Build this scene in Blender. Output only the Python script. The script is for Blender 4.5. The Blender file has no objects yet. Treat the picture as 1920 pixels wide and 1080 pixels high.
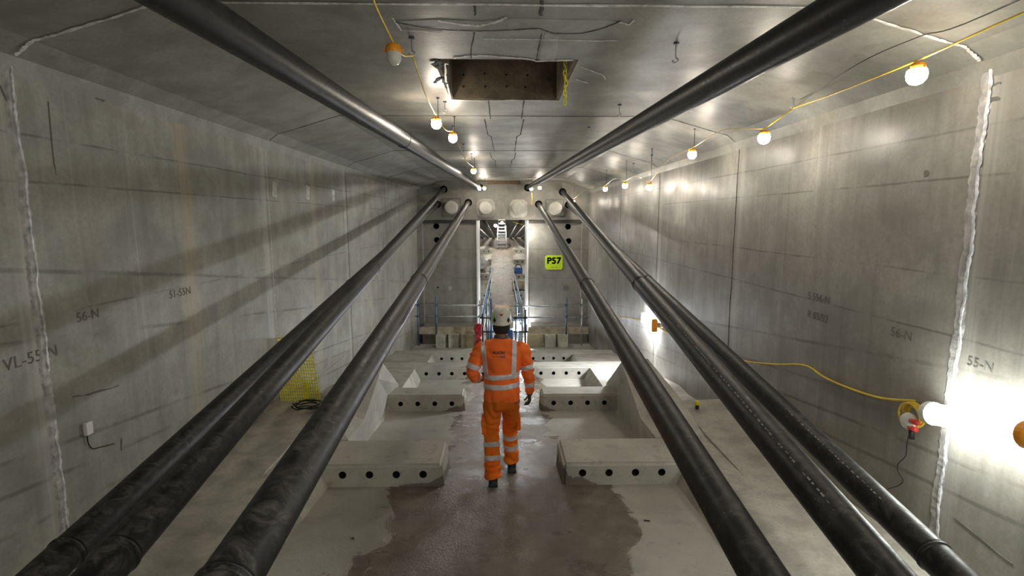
import bpy, bmesh, math, random
from mathutils import Vector, Matrix, noise
from mathutils.bvhtree import BVHTree
random.seed(7)
S = bpy.context.scene
COL = S.collection
PI = math.pi

# ------------------------------------------------------------------ camera
F_PX = 960.0
CZ = 2.66
TH = math.atan(130 / F_PX)
YAW = math.atan(18 / (F_PX / math.cos(TH)))
ct, st, cyw, syw = math.cos(TH), math.sin(TH), math.cos(YAW), math.sin(YAW)
FW = Vector((syw * ct, cyw * ct, -st)); RT = Vector((cyw, -syw, 0)); UP = RT.cross(FW)
CAM = Vector((0, 0, CZ))
cd = bpy.data.cameras.new('camera'); cam = bpy.data.objects.new('camera', cd); COL.objects.link(cam)
cd.sensor_width = 36; cd.lens = 36 * F_PX / 1920; cd.clip_start = .05; cd.clip_end = 200
cam.matrix_world = Matrix((( RT.x, UP.x, -FW.x, CAM.x), (RT.y, UP.y, -FW.y, CAM.y), (RT.z, UP.z, -FW.z, CAM.z), (0, 0, 0, 1)))
S.camera = cam
def ray(x, y): return FW + RT * ((x - 960) / F_PX) - UP * ((y - 540) / F_PX)
def atx(x, y, X): r = ray(x, y); return CAM + r * (X / r.x)      # pixel -> point on the plane X
def aty(x, y, Y): r = ray(x, y); return CAM + r * (Y / r.y)
def atz(x, y, Z): r = ray(x, y); return CAM + r * ((Z - CZ) / r.z)

# ------------------------------------------------------------------ measurements
XL, XR = -2.88, 2.93
ZC = 3.90
FY = [(-6, .42), (0, .34), (2, .24), (4.83, 0), (7.72, -.34), (10.39, -.68), (13.05, -1.10), (16.5, -1.53), (18, -1.60), (19.5, -1.55), (22, -.85), (31, 1.0), (42, 1.0)]
def lerp(tab, y):
    if y <= tab[0][0]: return tab[0][1]
    for (a, u), (b, v) in zip(tab, tab[1:]):
        if y <= b: return u + (v - u) * (y - a) / (b - a)
    return tab[-1][1]
def zf(y): return lerp(FY, y)
BT = [(-6, .46), (0, .41), (2, .36), (4.83, .235), (5.45, .222), (6.1, .20), (6.36, .19)]     # near ledge top
def zb(y):
    return lerp(BT, y) if y < 6.37 else zf(y) + .23

# ------------------------------------------------------------------ materials
class NT:
    def __init__(s, name):
        s.m = bpy.data.materials.new(name); s.m.use_nodes = True; s.t = s.m.node_tree
        s.n = s.t.nodes; s.b = s.n['Principled BSDF']
    def new(s, k, **kw):
        n = s.n.new(k)
        for a, v in kw.items(): setattr(n, a, v)
        return n
    def l(s, a, b): s.t.links.new(a, b)
    def put(s, inp, v):
        if hasattr(v, 'links'): s.l(v, inp)
        else: inp.default_value = v
    def pos(s): return s.new('ShaderNodeNewGeometry').outputs['Position']
    def objc(s): return s.new('ShaderNodeTexCoord').outputs['Object']
    def scale(s, v, sc):
        n = s.new('ShaderNodeVectorMath', operation='MULTIPLY'); s.l(v, n.inputs[0]); n.inputs[1].default_value = sc; return n.outputs[0]
    def noise(s, v, sc, det=5, rough=.55, dist=0.0):
        n = s.new('ShaderNodeTexNoise'); s.l(v, n.inputs['Vector']); n.inputs['Scale'].default_value = sc
        n.inputs['Detail'].default_value = det; n.inputs['Roughness'].default_value = rough; n.inputs['Distortion'].default_value = dist
        return n.outputs['Fac']
    def ramp(s, f, a, b, va=0.0, vb=1.0, smooth=True):
        n = s.new('ShaderNodeMapRange'); n.interpolation_type = 'SMOOTHSTEP' if smooth else 'LINEAR'
        s.put(n.inputs[0], f); n.inputs[1].default_value = a; n.inputs[2].default_value = b
        n.inputs[3].default_value = va; n.inputs[4].default_value = vb; return n.outputs[0]
    def math(s, op, a, b=0.0, c=0.0):
        n = s.new('ShaderNodeMath', operation=op); s.put(n.inputs[0], a); s.put(n.inputs[1], b); s.put(n.inputs[2], c); return n.outputs[0]
    def mix(s, f, a, b):
        n = s.new('ShaderNodeMix', data_type='RGBA'); s.put(n.inputs['Factor'], f)
        s.put(n.inputs['A'], (*a, 1) if isinstance(a, tuple) else a); s.put(n.inputs['B'], (*b, 1) if isinstance(b, tuple) else b)
        return n.outputs['Result']
    def sep(s, v):
        n = s.new('ShaderNodeSeparateXYZ'); s.l(v, n.inputs[0]); return n.outputs
    def bump(s, h, strength, dist=.02, nrm=None):
        n = s.new('ShaderNodeBump'); s.l(h, n.inputs['Height']); n.inputs['Strength'].default_value = strength; n.inputs['Distance'].default_value = dist
        if nrm: s.l(nrm, n.inputs['Normal'])
        s.l(n.outputs[0], s.b.inputs['Normal']); return n.outputs[0]

def plain(name, col, rough=.6, metal=0.0, spec=.5, var=.12, vs=12, bump=0.0):
    m = NT(name); v = m.objc(); n = m.noise(v, vs, 4)
    c1 = tuple(c * (1 - var) for c in col); c2 = tuple(min(1, c * (1 + var)) for c in col)
    m.put(m.b.inputs['Base Color'], m.mix(m.ramp(n, .3, .7), c1, c2))
    m.b.inputs['Roughness'].default_value = rough; m.b.inputs['Metallic'].default_value = metal
    m.b.inputs['Specular IOR Level'].default_value = spec
    if bump: m.bump(m.noise(v, vs * 4, 4), bump, .004)
    return m.m
def emis(name, col, st):
    m = NT(name); m.b.inputs['Base Color'].default_value = (*col, 1)
    m.b.inputs['Emission Color'].default_value = (*col, 1); m.b.inputs['Emission Strength'].default_value = st
    return m.m

def concrete(name, a, b, rough=(.5, .75), streak=0.0, lines=(), slopes=(), ybands=(), spots=.0, blotch=.6, dark=.0, spec=.4, warm=0.0, jagged=.0, trowel=0.0):
    """cast concrete: blotches, fine grain, optional run-down streaks, form-board lines and lime bands"""
    m = NT(name); v = m.pos(); x, y, z = m.sep(v)
    big = m.noise(v, .55, 6, .6, .4); mid = m.noise(v, 3.2, 6, .62, .3); fine = m.noise(v, 38, 4, .7)
    c = m.mix(m.ramp(big, .32, .68), a, b)
    c = m.mix(m.math('MULTIPLY', m.ramp(mid, .38, .72), .62 * blotch), c, tuple(k * .60 for k in a))
    c = m.mix(m.math('MULTIPLY', m.ramp(mid, .6, .3), .40 * blotch), c, tuple(min(1, k * 1.35) for k in b))
    st_ = m.noise(v, 1.5, 8, .75, 1.2)
    c = m.mix(m.math('MULTIPLY', m.ramp(st_, .54, .66), .38 * blotch), c, tuple(k * f for k, f in zip(a, (.60, .56, .48))))
    pk = m.noise(v, 14, 5, .75, .5)
    c = m.mix(m.math('MULTIPLY', m.ramp(pk, .6, .72), .5 * blotch), c, tuple(k * .45 for k in a))
    c = m.mix(m.math('MULTIPLY', m.ramp(fine, .35, .75), .4), c, tuple(k * .66 for k in a))
    if streak:
        s1 = m.noise(m.scale(v, (3.5, 7.5, .35)), 1.0, 6, .65)
        c = m.mix(m.math('MULTIPLY', m.ramp(s1, .45, .72), streak), c, tuple(k * .55 for k in a))
        s2 = m.noise(m.scale(v, (5, 13, .22)), 1.0, 4, .6)
        c = m.mix(m.math('MULTIPLY', m.ramp(s2, .58, .8), streak * .8), c, tuple(min(1, k * 1.5) for k in b))
    brk = m.noise(m.scale(v, (1, 1.1, 3)), 1.3, 4, .7)
    def line(val, pos, w, amt, colr, seed=0):
        nonlocal c
        d = m.math('ABSOLUTE', m.math('SUBTRACT', val, pos))
        k = m.ramp(d, w * .3, w, 1, 0)
        g = m.ramp(brk, .34 + .03 * seed, .56 + .03 * seed)
        c = m.mix(m.math('MULTIPLY', m.math('MULTIPLY', k, g), amt), c, colr)
    wob = m.math('MULTIPLY', m.math('SUBTRACT', m.noise(v, 1.2, 3), .5), .03)
    for i, p in enumerate(lines): line(m.math('ADD', z, wob), p, .012, .55, (.05, .048, .04), i % 3)
    sl = m.math('ADD', m.math('MULTIPLY', y, .128), m.math('ADD', z, wob))
    for i, p in enumerate(slopes): line(sl, p, .022, .5, (.055, .05, .042), i % 3)
    for i, (p, w, amt, colr) in enumerate(ybands):
        yy = m.math('ADD', y, m.math('MULTIPLY', m.math('SUBTRACT', m.noise(m.scale(v, (1, 1, .8)), 1.5, 3), .5), w * 1.4))
        d = m.math('ABSOLUTE', m.math('SUBTRACT', yy, p))
        s = m.ramp(m.noise(m.scale(v, (1, 26, .5)), 1, 3), .3, .7, .25, 1)
        c = m.mix(m.math('MULTIPLY', m.math('MULTIPLY', m.ramp(d, w * .2, w, 1, 0), s), amt), c, colr)
    if spots:
        vo = m.new('ShaderNodeTexVoronoi'); m.l(v, vo.inputs['Vector']); vo.inputs['Scale'].default_value = 2.1
        c = m.mix(m.math('MULTIPLY', m.ramp(vo.outputs['Distance'], .02, .05, 1, 0), spots), c, (.04, .038, .03))
    if warm:
        w = m.noise(v, .9, 4, .6, .5)
        c = m.mix(m.math('MULTIPLY', m.ramp(w, .5, .75), warm), c, (.20, .12, .06))
    m.l(c, m.b.inputs['Base Color'])
    r = m.ramp(m.noise(v, 2.0, 5), .3, .7, rough[0], rough[1]); m.l(r, m.b.inputs['Roughness'])
    m.b.inputs['Specular IOR Level'].default_value = spec
    h = m.math('ADD', m.math('MULTIPLY', fine, .35), m.math('MULTIPLY', mid, .6))
    if trowel: h = m.math('ADD', m.math('MULTIPLY', h, .35), m.math('MULTIPLY', m.noise(m.scale(v, (1.2, 16, 1)), 2.2, 6, .65), trowel))
    m.bump(m.math('ADD', h, m.math('MULTIPLY', m.noise(v, 11, 6, .8), 3 * jagged)) if jagged else h, min(1, .26 + jagged), .012 + .06 * jagged)
    return m.m

CA, CB = (.25, .243, .21), (.365, .355, .31)
LIME = (.50, .47, .40)
yb = []
for k in range(6):
    yb.append((4.75 + 3.2 * k, .16, .6, (.40, .34, .22)))
    yb.append((3.12 + 3.2 * k, .10, .55, (.50, .49, .45)))
M = {}
M['wall'] = concrete('cast_concrete_wall', CA, CB, (.42, .62), .36, lines=(3.16, 2.88, 2.05, .2), slopes=(1.62, 1.42, 2.32, 1.18, 2.75), ybands=yb, spots=.25, spec=.4, warm=.10)
M['wallr'] = concrete('cast_concrete_wall_right', (.245, .232, .205), (.335, .318, .285), (.34, .52), .45, lines=(3.22, 2.92, 2.3, 1.9), slopes=(1.75, 1.5, 2.1, 1.28), ybands=yb[1::2], spots=.25, spec=.5, warm=.10)
M['ceil'] = concrete('trowelled_concrete_ceiling', (.225, .222, .195), (.30, .295, .265), (.40, .52), 0, spots=.1, blotch=.7, spec=.26, trowel=.45)
M['block'] = concrete('smooth_cast_concrete', (.42, .41, .365), (.54, .525, .47), (.6, .8), 0, blotch=.6, spec=.3)
M['ledge'] = concrete('dusty_cast_concrete', (.40, .38, .33), (.52, .50, .44), (.6, .8), 0, blotch=.9, spec=.3, warm=.15)
M['pier'] = concrete('pier_concrete', (.235, .225, .195), (.32, .305, .27), (.5, .7), .3, lines=(1.62, .62, -.3), spots=.1)
M['far'] = concrete('dark_concrete', (.16, .155, .14), (.23, .22, .2), (.5, .7), .3)  # darker concrete tone for the end walls, recess frames and a plug
M['rough'] = concrete('rough_scabbled_concrete', (.20, .16, .10), (.34, .27, .18), (.8, .95), 0, blotch=1, jagged=.7)
M['palepatch'] = concrete('pale_patched_concrete', (.29, .29, .27), (.40, .40, .375), (.5, .65), 0, blotch=.8, spec=.25)
M['groove'] = plain('dark_joint_groove', (.03, .03, .026), .9)
M['crack'] = plain('crack_dirt_and_shade', (.055, .053, .048), .9)  # also colours the shade strip beneath the pier beam
M['lime'] = plain('pale_lime_sealant', (.52, .52, .50), .5, var=.3, vs=20, bump=.6)
M['silver_seal'] = plain('grey_white_mastic', (.62, .63, .66), .3, var=.35, vs=16, bump=.8)
M['grey_seal'] = plain('grey_mastic', (.37, .36, .35), .5, var=.3, vs=16, bump=.8)

def floor_mat():
    m = NT('wet_concrete_floor'); v = m.pos(); x, y, z = m.sep(v)
    big = m.noise(v, 1.1, 6, .6, .3); mid = m.noise(v, 5, 6, .65); fine = m.noise(v, 46, 4, .7)
    dry = m.mix(m.ramp(big, .3, .7), (.42, .405, .355), (.56, .54, .48))
    dry = m.mix(m.math('MULTIPLY', m.ramp(mid, .5, .8), .4), dry, (.2, .18, .15))
    wet = m.mix(m.ramp(mid, .3, .7), (.155, .128, .098), (.265, .225, .175))
    wet = m.mix(m.math('MULTIPLY', m.ramp(m.noise(v, 2.2, 5, .6), .52, .75), .5), wet, (.25, .16, .10))
    ax = m.math('ABSOLUTE', m.math('SUBTRACT', x, m.math('MULTIPLY', 1.0, .02)))
    rag = m.math('MULTIPLY', m.math('SUBTRACT', m.noise(m.scale(v, (1, .9, 1)), 1.7, 6, .62, .9), .5), 1.25)
    # the stain is broad by the first blocks, narrower in the walkway
    wid = m.math('SUBTRACT', 1.04, m.math('MULTIPLY', m.ramp(y, 4.9, 6.4), .32))
    d = m.math('SUBTRACT', m.math('ADD', ax, rag), wid)
    k = m.ramp(d, -.02, .035, 1, 0)
    c = m.mix(k, dry, wet)
    c = m.mix(m.math('MULTIPLY', m.ramp(fine, .55, .8), .4), c, (.06, .055, .045))
    vo = m.new('ShaderNodeTexVoronoi'); m.l(v, vo.inputs['Vector']); vo.inputs['Scale'].default_value = 5.5
    c = m.mix(m.math('MULTIPLY', m.ramp(vo.outputs['Distance'], .05, .12, 1, 0), m.math('MULTIPLY', m.ramp(big, .45, .6), .6)), c, (.07, .06, .045))
    m.l(c, m.b.inputs['Base Color'])
    pud = m.math('MULTIPLY', k, m.ramp(m.noise(v, 2.6, 5, .6), .42, .58))
    r = m.math('SUBTRACT', m.math('SUBTRACT', .72, m.math('MULTIPLY', k, .30)), m.math('MULTIPLY', pud, .20))
    m.l(r, m.b.inputs['Roughness']); m.b.inputs['Specular IOR Level'].default_value = .45
    h = m.math('ADD', m.math('MULTIPLY', m.noise(v, 30, 6, .8), .9), m.math('MULTIPLY', fine, .5))
    m.bump(h, .9, .02)
    return m.m
M['floor'] = floor_mat()

def block_mat():
    """pale block concrete with a damp brown stain at the walkway end and foot of the front"""
    m = NT('stained_block_concrete'); v = m.pos(); x, y, z = m.sep(v)
    big = m.noise(v, 1.6, 6, .6, .3); mid = m.noise(v, 6, 6, .65); fine = m.noise(v, 50, 4, .7)
    c = m.mix(m.ramp(big, .3, .7), (.42, .41, .36), (.55, .535, .48))
    c = m.mix(m.math('MULTIPLY', m.ramp(mid, .52, .75), .6), c, (.22, .205, .17))
    pk = m.noise(v, 9, 6, .75, .8)
    c = m.mix(m.math('MULTIPLY', m.ramp(pk, .6, .7), .55), c, (.16, .15, .13))
    c = m.mix(m.math('MULTIPLY', m.ramp(fine, .4, .8), .25), c, (.2, .19, .17))
    zrel = m.math('ADD', z, m.math('MULTIPLY', m.math('SUBTRACT', y, 4.83), .1277))
    a = m.math('ADD', m.math('MULTIPLY', m.math('ABSOLUTE', x), .55), m.math('MULTIPLY', zrel, 1.3))
    a = m.math('ADD', a, m.math('MULTIPLY', m.math('SUBTRACT', m.noise(v, 2.6, 5, .6, .6), .5), .5))
    c = m.mix(m.math('MULTIPLY', m.ramp(a, .50, .54, 1, 0), .8), c, (.13, .11, .08))
    m.l(c, m.b.inputs['Base Color']); m.b.inputs['Roughness'].default_value = .68; m.b.inputs['Specular IOR Level'].default_value = .3
    m.bump(m.math('ADD', mid, m.math('MULTIPLY', fine, .5)), .25, .01)
    return m.m
M['blockst'] = block_mat()

def pipe_mat(name, dust):
    m = NT(name); v = m.objc(); g = m.new('ShaderNodeNewGeometry'); nz = m.sep(g.outputs['Normal'])[2]
    n1 = m.noise(v, 7.5, 9, .78, 1.8); n2 = m.noise(v, 40, 4, .7); n3 = m.noise(m.scale(v, (1, .25, 1)), 14, 5, .7, 1.0)
    up = m.ramp(nz, -.5, .9)
    k = m.math('MULTIPLY', m.math('MULTIPLY', m.ramp(n1, .42, .72), up), dust)
    c = m.mix(k, (.011, .011, .012), (.15, .14, .135))
    c = m.mix(m.math('MULTIPLY', m.ramp(n3, .62, .8), dust * .4), c, (.24, .23, .22))
    vo = m.new('ShaderNodeTexVoronoi'); m.l(v, vo.inputs['Vector']); vo.inputs['Scale'].default_value = 26
    c = m.mix(m.math('MULTIPLY', m.ramp(vo.outputs['Distance'], .05, .12, 1, 0), m.math('MULTIPLY', m.ramp(n1, .45, .6), .55)), c, (.35, .34, .33))
    m.l(c, m.b.inputs['Base Color'])
    m.l(m.math('ADD', m.math('MULTIPLY', k, .45), m.ramp(n2, .3, .7, .36, .52)), m.b.inputs['Roughness'])
    m.b.inputs['Specular IOR Level'].default_value = .5
    m.bump(n2, .08, .003); m.b.inputs['Specular IOR Level'].default_value = .36
    return m.m
M['pipe_dusty'] = pipe_mat('dusty_black_polyethylene', 1.0)
M['pipe'] = pipe_mat('black_polyethylene', .45)
M['bore'] = plain('dark_bore', (.012, .012, .011), .9)
M['steel'] = plain('galvanised_steel', (.45, .46, .47), .38, .85)
M['bluesteel'] = plain('blue_painted_scaffold_tube', (.10, .20, .34), .45, .3, var=.3)
M['silvertube'] = plain('silver_scaffold_tube', (.52, .56, .60), .35, .7, var=.2)
M['darksteel'] = plain('dark_steel_coupler', (.06, .07, .085), .5, .5)
M['wood'] = plain('weathered_scaffold_board', (.48, .41, .30), .75, var=.25, vs=5, bump=.3)
M['pinkwood'] = plain('pale_brown_plywood', (.50, .33, .22), .7)
M['darkwood'] = plain('dark_brown_timber', (.12, .075, .04), .8)
M['tan'] = plain('tan_formwork_board', (.34, .29, .18), .7, var=.2, vs=4)
M['yellow'] = plain('yellow_cable', (.75, .52, .03), .4)
M['yellowp'] = plain('yellow_plastic', (.90, .80, .01), .5)
M['padc'] = plain('pale_pad_concrete', (.58, .57, .47), .75, var=.25, vs=5, bump=.3)
M['orangep'] = plain('orange_plastic', (.85, .33, .02), .45)
M['blackc'] = plain('black_rubber_cable', (.015, .015, .016), .55)
M['sign'] = plain('fluorescent_yellow_green_sign', (.62, .85, .01), .5, var=.03)
M['signtext'] = plain('dark_green_black_print', (.02, .05, .015), .6)
M['pencil'] = plain('pencil_marking', (.135, .13, .115), .8)
M['whitep'] = plain('white_plastic', (.72, .72, .70), .4, var=.05)
M['redp'] = plain('red_plastic', (.62, .04, .03), .45)
M['redrope'] = plain('red_webbing', (.50, .03, .05), .6, var=.4)
M['bluep'] = plain('blue_plastic', (.03, .13, .42), .45)
M['whitesheet'] = plain('white_plastic_sheet', (.70, .71, .70), .5)
M['litjamb'] = plain('jamb_coloured_as_lit', (.78, .78, .76), .5, var=.04)  # white colour stands for the lamplit doorway reveals
M['glassoff'] = plain('frosted_white_dome', (.62, .62, .56), .3, var=.04)
M['bulb'] = emis('lit_frosted_dome', (1.0, .92, .78), 150)
M['bulb_far'] = emis('lit_frosted_dome_far', (1.0, .95, .86), 420)
M['tube'] = emis('lit_fluorescent_diffuser', (.96, 1.0, .93), 40)
M['tube_back'] = emis('lit_fill_diffuser_rear', (1.0, .96, .86), 60)
M['flood_back'] = emis('lit_lamp_by_the_camera', (1.0, .97, .88), 560)
M['tube2'] = emis('lit_small_floodlight', (.94, .97, 1.0), 190)

# ------------------------------------------------------------------ mesh helpers
def link(name, bm, mat=None, parent=None, smooth=False, loc=None):
    bmesh.ops.recalc_face_normals(bm, faces=bm.faces)
    me = bpy.data.meshes.new(name); bm.to_mesh(me); bm.free()
    if smooth:
        for p in me.polygons: p.use_smooth = True
    if mat: me.materials.append(mat)
    o = bpy.data.objects.new(name, me); COL.objects.link(o)
    if parent: o.parent = parent
    if loc: o.location = loc
    return o
def autosmooth(o, ang=40):
    me = o.data
    for p in me.polygons: p.use_smooth = True
    bm = bmesh.new(); bm.from_mesh(me)
    for e in bm.edges:
        if len(e.link_faces) == 2 and e.calc_face_angle(0) > math.radians(ang): e.smooth = False
    bm.to_mesh(me); bm.free()
def tag(o, label, cat, group=None, kind=None):
    o['label'] = label; o['category'] = cat
    if group: o['group'] = group
    if kind: o['kind'] = kind
    return o
def empty(name, loc, label, cat, group=None):
    o = bpy.data.objects.new(name, None); COL.objects.link(o); o.location = loc; o.empty_display_size = .05
    return tag(o, label, cat, group)
def struct(o, label=None):
    o['kind'] = 'structure'
    if label: o['label'] = label; o['category'] = 'structure'
    return o
def box(bm, x0, x1, y0, y1, z0, z1, mtx=None):
    vs = [bm.verts.new((x, y, z)) for x in (x0, x1) for y in (y0, y1) for z in (z0, z1)]
    for f in ((0, 1, 3, 2), (4, 6, 7, 5), (0, 4, 5, 1), (2, 3, 7, 6), (0, 2, 6, 4), (1, 5, 7, 3)): bm.faces.new([vs[i] for i in f])
    if mtx:
        for v in vs: v.co = mtx @ v.co
    return vs
def bbox(x0, x1, y0, y1, z0, z1, bev=.01, seg=2):
    bm = bmesh.new(); box(bm, x0, x1, y0, y1, z0, z1)
    if bev: bmesh.ops.bevel(bm, geom=bm.edges[:], offset=bev, segments=seg, affect='EDGES', profile=.6)
    return bm
def hexa(bm, pts):      # 8 points: bottom 4 (ccw), top 4
    vs = [bm.verts.new(p) for p in pts]
    for f in ((0, 1, 2, 3), (4, 7, 6, 5), (0, 4, 5, 1), (1, 5, 6, 2), (2, 6, 7, 3), (3, 7, 4, 0)): bm.faces.new([vs[i] for i in f])
def cr(pts, n=8):       # smooth path through points
    P = [Vector(p) for p in pts]
    if len(P) < 3: return P
    Q = [P[0] * 2 - P[1]] + P + [P[-1] * 2 - P[-2]]; out = []
    for i in range(1, len(Q) - 2):
        a, b, c, d = Q[i - 1:i + 3]
        for k in range(n):
            t = k / n
            out.append(.5 * ((2 * b) + (c - a) * t + (2 * a - 5 * b + 4 * c - d) * t * t + (3 * b - a - 3 * c + d) * t ** 3))
    out.append(P[-1]); return out
def tube(bm, pts, r, n=8, cap=True):
    P = [Vector(p) for p in pts]; rs = r if isinstance(r, (list, tuple)) else [r] * len(P)
    T = [(P[min(i + 1, len(P) - 1)] - P[max(i - 1, 0)]).normalized() for i in range(len(P))]
    a = T[0].orthogonal().normalized(); rings = []
    for i, p in enumerate(P):
        a = (a - T[i] * a.dot(T[i])); a = a.normalized() if a.length > 1e-6 else T[i].orthogonal().normalized()
        b = T[i].cross(a)
        rings.append([bm.verts.new(p + (a * math.cos(2 * PI * k / n) + b * math.sin(2 * PI * k / n)) * rs[i]) for k in range(n)])
    for u, v in zip(rings, rings[1:]):
        for k in range(n): bm.faces.new((u[k], u[(k + 1) % n], v[(k + 1) % n], v[k]))
    if cap: bm.faces.new(rings[0][::-1]); bm.faces.new(rings[-1])
def lathe(bm, prof, n=24, mtx=None):
    rings = []
    for r, z in prof:
        if r < 1e-6: rings.append([bm.verts.new((0, 0, z))])
        else: rings.append([bm.verts.new((r * math.cos(2 * PI * k / n), r * math.sin(2 * PI * k / n), z)) for k in range(n)])
    for u, v in zip(rings, rings[1:]):
        for k in range(n):
            k2 = (k + 1) % n
            if len(u) == 1 and len(v) == 1: continue
            if len(u) == 1: bm.faces.new((u[0], v[k2], v[k]))
            elif len(v) == 1: bm.faces.new((u[k], u[k2], v[0]))
            else: bm.faces.new((u[k], u[k2], v[k2], v[k]))
    if mtx:
        for rr in rings:
            for v in rr: v.co = mtx @ v.co
def cyl_bm(p0, p1, r, n=20):
    bm = bmesh.new(); tube(bm, [p0, p1], r, n); return bm
def cable(name, pts, r, mat, parent=None, n=8, seg=8):
    bm = bmesh.new(); tube(bm, cr(pts, seg), r, n); return link(name, bm, mat, parent, True)
def cut(o, cutters):
    """subtract the cutter shapes from the mesh of o and keep the result as plain mesh"""
    bm = bmesh.new()
    for c in cutters: c(bm)
    bmesh.ops.recalc_face_normals(bm, faces=bm.faces)
    cm = bpy.data.meshes.new('c'); bm.to_mesh(cm); bm.free(); cm.materials.append(M['bore'])
    co = bpy.data.objects.new('c', cm); COL.objects.link(co); co.matrix_world = o.matrix_world.copy()
    md = o.modifiers.new('b', 'BOOLEAN'); md.operation = 'DIFFERENCE'; md.object = co; md.solver = 'EXACT'
    try: md.material_mode = 'TRANSFER'
    except Exception: pass
    bpy.context.view_layer.update()
    dg = bpy.context.evaluated_depsgraph_get()
    nm = bpy.data.meshes.new_from_object(o.evaluated_get(dg), depsgraph=dg)
    o.modifiers.clear(); o.data = nm; bpy.data.objects.remove(co)
    return o
def bake(o):
    bpy.context.view_layer.update(); dg = bpy.context.evaluated_depsgraph_get()
    nm = bpy.data.meshes.new_from_object(o.evaluated_get(dg), depsgraph=dg)
    o.modifiers.clear(); o.data = nm; return o
FONT = None
def text_mesh(body, size, extrude=0.0):
    cu = bpy.data.curves.new('t', 'FONT'); cu.body = body; cu.size = size; cu.extrude = extrude; cu.align_x = 'CENTER'; cu.align_y = 'CENTER'; cu.resolution_u = 3
    o = bpy.data.objects.new('t', cu); COL.objects.link(o); bpy.context.view_layer.update()
    dg = bpy.context.evaluated_depsgraph_get(); me = bpy.data.meshes.new_from_object(o.evaluated_get(dg), depsgraph=dg)
    bpy.data.objects.remove(o); return me
def text_obj(name, body, size, mat, origin, u, v, parent=None, extrude=.001, bold=0):
    me = text_mesh(body, size, extrude); w = u.cross(v)
    for q in me.vertices: q.co = origin + u * q.co.x + v * q.co.y + w * q.co.z
    me.materials.clear(); me.materials.append(mat)
    o = bpy.data.objects.new(name, me); COL.objects.link(o)
    if parent: o.parent = parent; o.matrix_parent_inverse = Matrix.Translation(parent.location).inverted()
    return o
def adopt(o, parent):      # parent keeping world coordinates
    o.parent = parent; o.matrix_parent_inverse = Matrix.Translation(parent.location).inverted(); return o

# ------------------------------------------------------------------ the box girder shell
def wall(name, x0, x1, mat):
    bm = bmesh.new(); box(bm, x0, x1, -6, 42, -2.4, 4.2)
    return struct(link(name, bm, mat))
wl = wall('wall_left', XL - .35, XL, M['wall']); wr = wall('wall_right', XR, XR + .35, M['wallr'])
bm = bmesh.new(); box(bm, XL - .35, XR + .35, -6.3, -6, -2.4, 4.2); struct(link('wall_back', bm, M['wall']))
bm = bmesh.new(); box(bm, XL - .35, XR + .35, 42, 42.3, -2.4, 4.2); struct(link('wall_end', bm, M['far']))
ys = sorted(set([y for y, _ in FY] + [i for i in range(-6, 43)]))
bm = bmesh.new(); prev = None
for y in ys:
    r = [bm.verts.new((x, y, zf(y))) for x in (XL, -1.2, 0, 1.2, XR)] + [bm.verts.new((XR, y, zf(y) - .5)), bm.verts.new((XL, y, zf(y) - .5))]
    if prev:
        for k in range(7): bm.faces.new((prev[k], prev[(k + 1) % 7], r[(k + 1) % 7], r[k]))
    else: bm.faces.new(r)
    prev = r
bm.faces.new(prev[::-1]); struct(link('floor', bm, M['floor']))
prof = [(XL - .35, 4.4), (XL - .35, 3.50), (XL, 3.50), (XL + .03, 3.60), (XL + .16, 3.685), (XL + .34, 3.73), (-1.97, ZC), (1.97, ZC), (XR - .34, 3.73), (XR - .16, 3.685), (XR - .03, 3.60), (XR, 3.50), (XR + .35, 3.50), (XR + .35, 4.4)]
bm = bmesh.new()
a = [bm.verts.new((x, -6, z)) for x, z in prof]; b = [bm.verts.new((x, 42, z)) for x, z in prof]
n = len(prof); bm.faces.new(a); bm.faces.new(b[::-1])
for k in range(n): bm.faces.new((a[k], a[(k + 1) % n], b[(k + 1) % n], b[k]))
ceiling = struct(link('ceiling', bm, M['ceil']))
HX0, HX1, HY0, HY1 = -.54, .60, 4.22, 5.62
def wobble_box(bm):
    bm2 = bmesh.new(); box(bm2, HX0, HX1, HY0, HY1, 3.5, 4.39)
    me = bpy.data.meshes.new('x'); bm2.to_mesh(me); bm2.free(); bm.from_mesh(me)
cut(ceiling, [wobble_box])
# lining of the opening: rough concrete sides and top, a little proud of the cut
bm = bmesh.new()
T = .03
for (x0, x1, y0, y1) in ((HX0, HX0 + T, HY0, HY1), (HX1 - T, HX1, HY0, HY1), (HX0 + T, HX1 - T, HY1 - T, HY1), (HX0 + T, HX1 - T, HY0, HY0 + T)):
    box(bm, x0, x1, y0, y1, 3.905, 4.38)
lin = struct(link('trim_1', bm, M['rough']), 'rough brown concrete lining the square opening in the ceiling')
bm = bmesh.new(); box(bm, HX0, HX1, HY0, HY1, 4.34, 4.385); o = link('opening_lid', bm, M['rough']); o.parent = lin
# dark tie holes on the far side of the opening
for px, py in ((869, 140), (909, 138), (949, 140), (989, 141), (869, 162), (910, 162), (950, 162), (985, 163)):
    p = aty(px, py, HY1 - T - .004); bm = bmesh.new(); tube(bm, [p, p + Vector((0, .012, 0))], .012, 10); o = link('tie_hole', bm, M['bore']); o.parent = lin
for x0, x1 in ((852, 905), (976, 1035)):
    p = aty(x0, 118, 4.32); q = aty(x1, 128, 4.32)
    bm = bmesh.new(); box(bm, p.x, q.x, 4.25, 4.27, 3.93, 4.0); o = link('form_batten', bm, M['darksteel']); o.parent = lin

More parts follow.
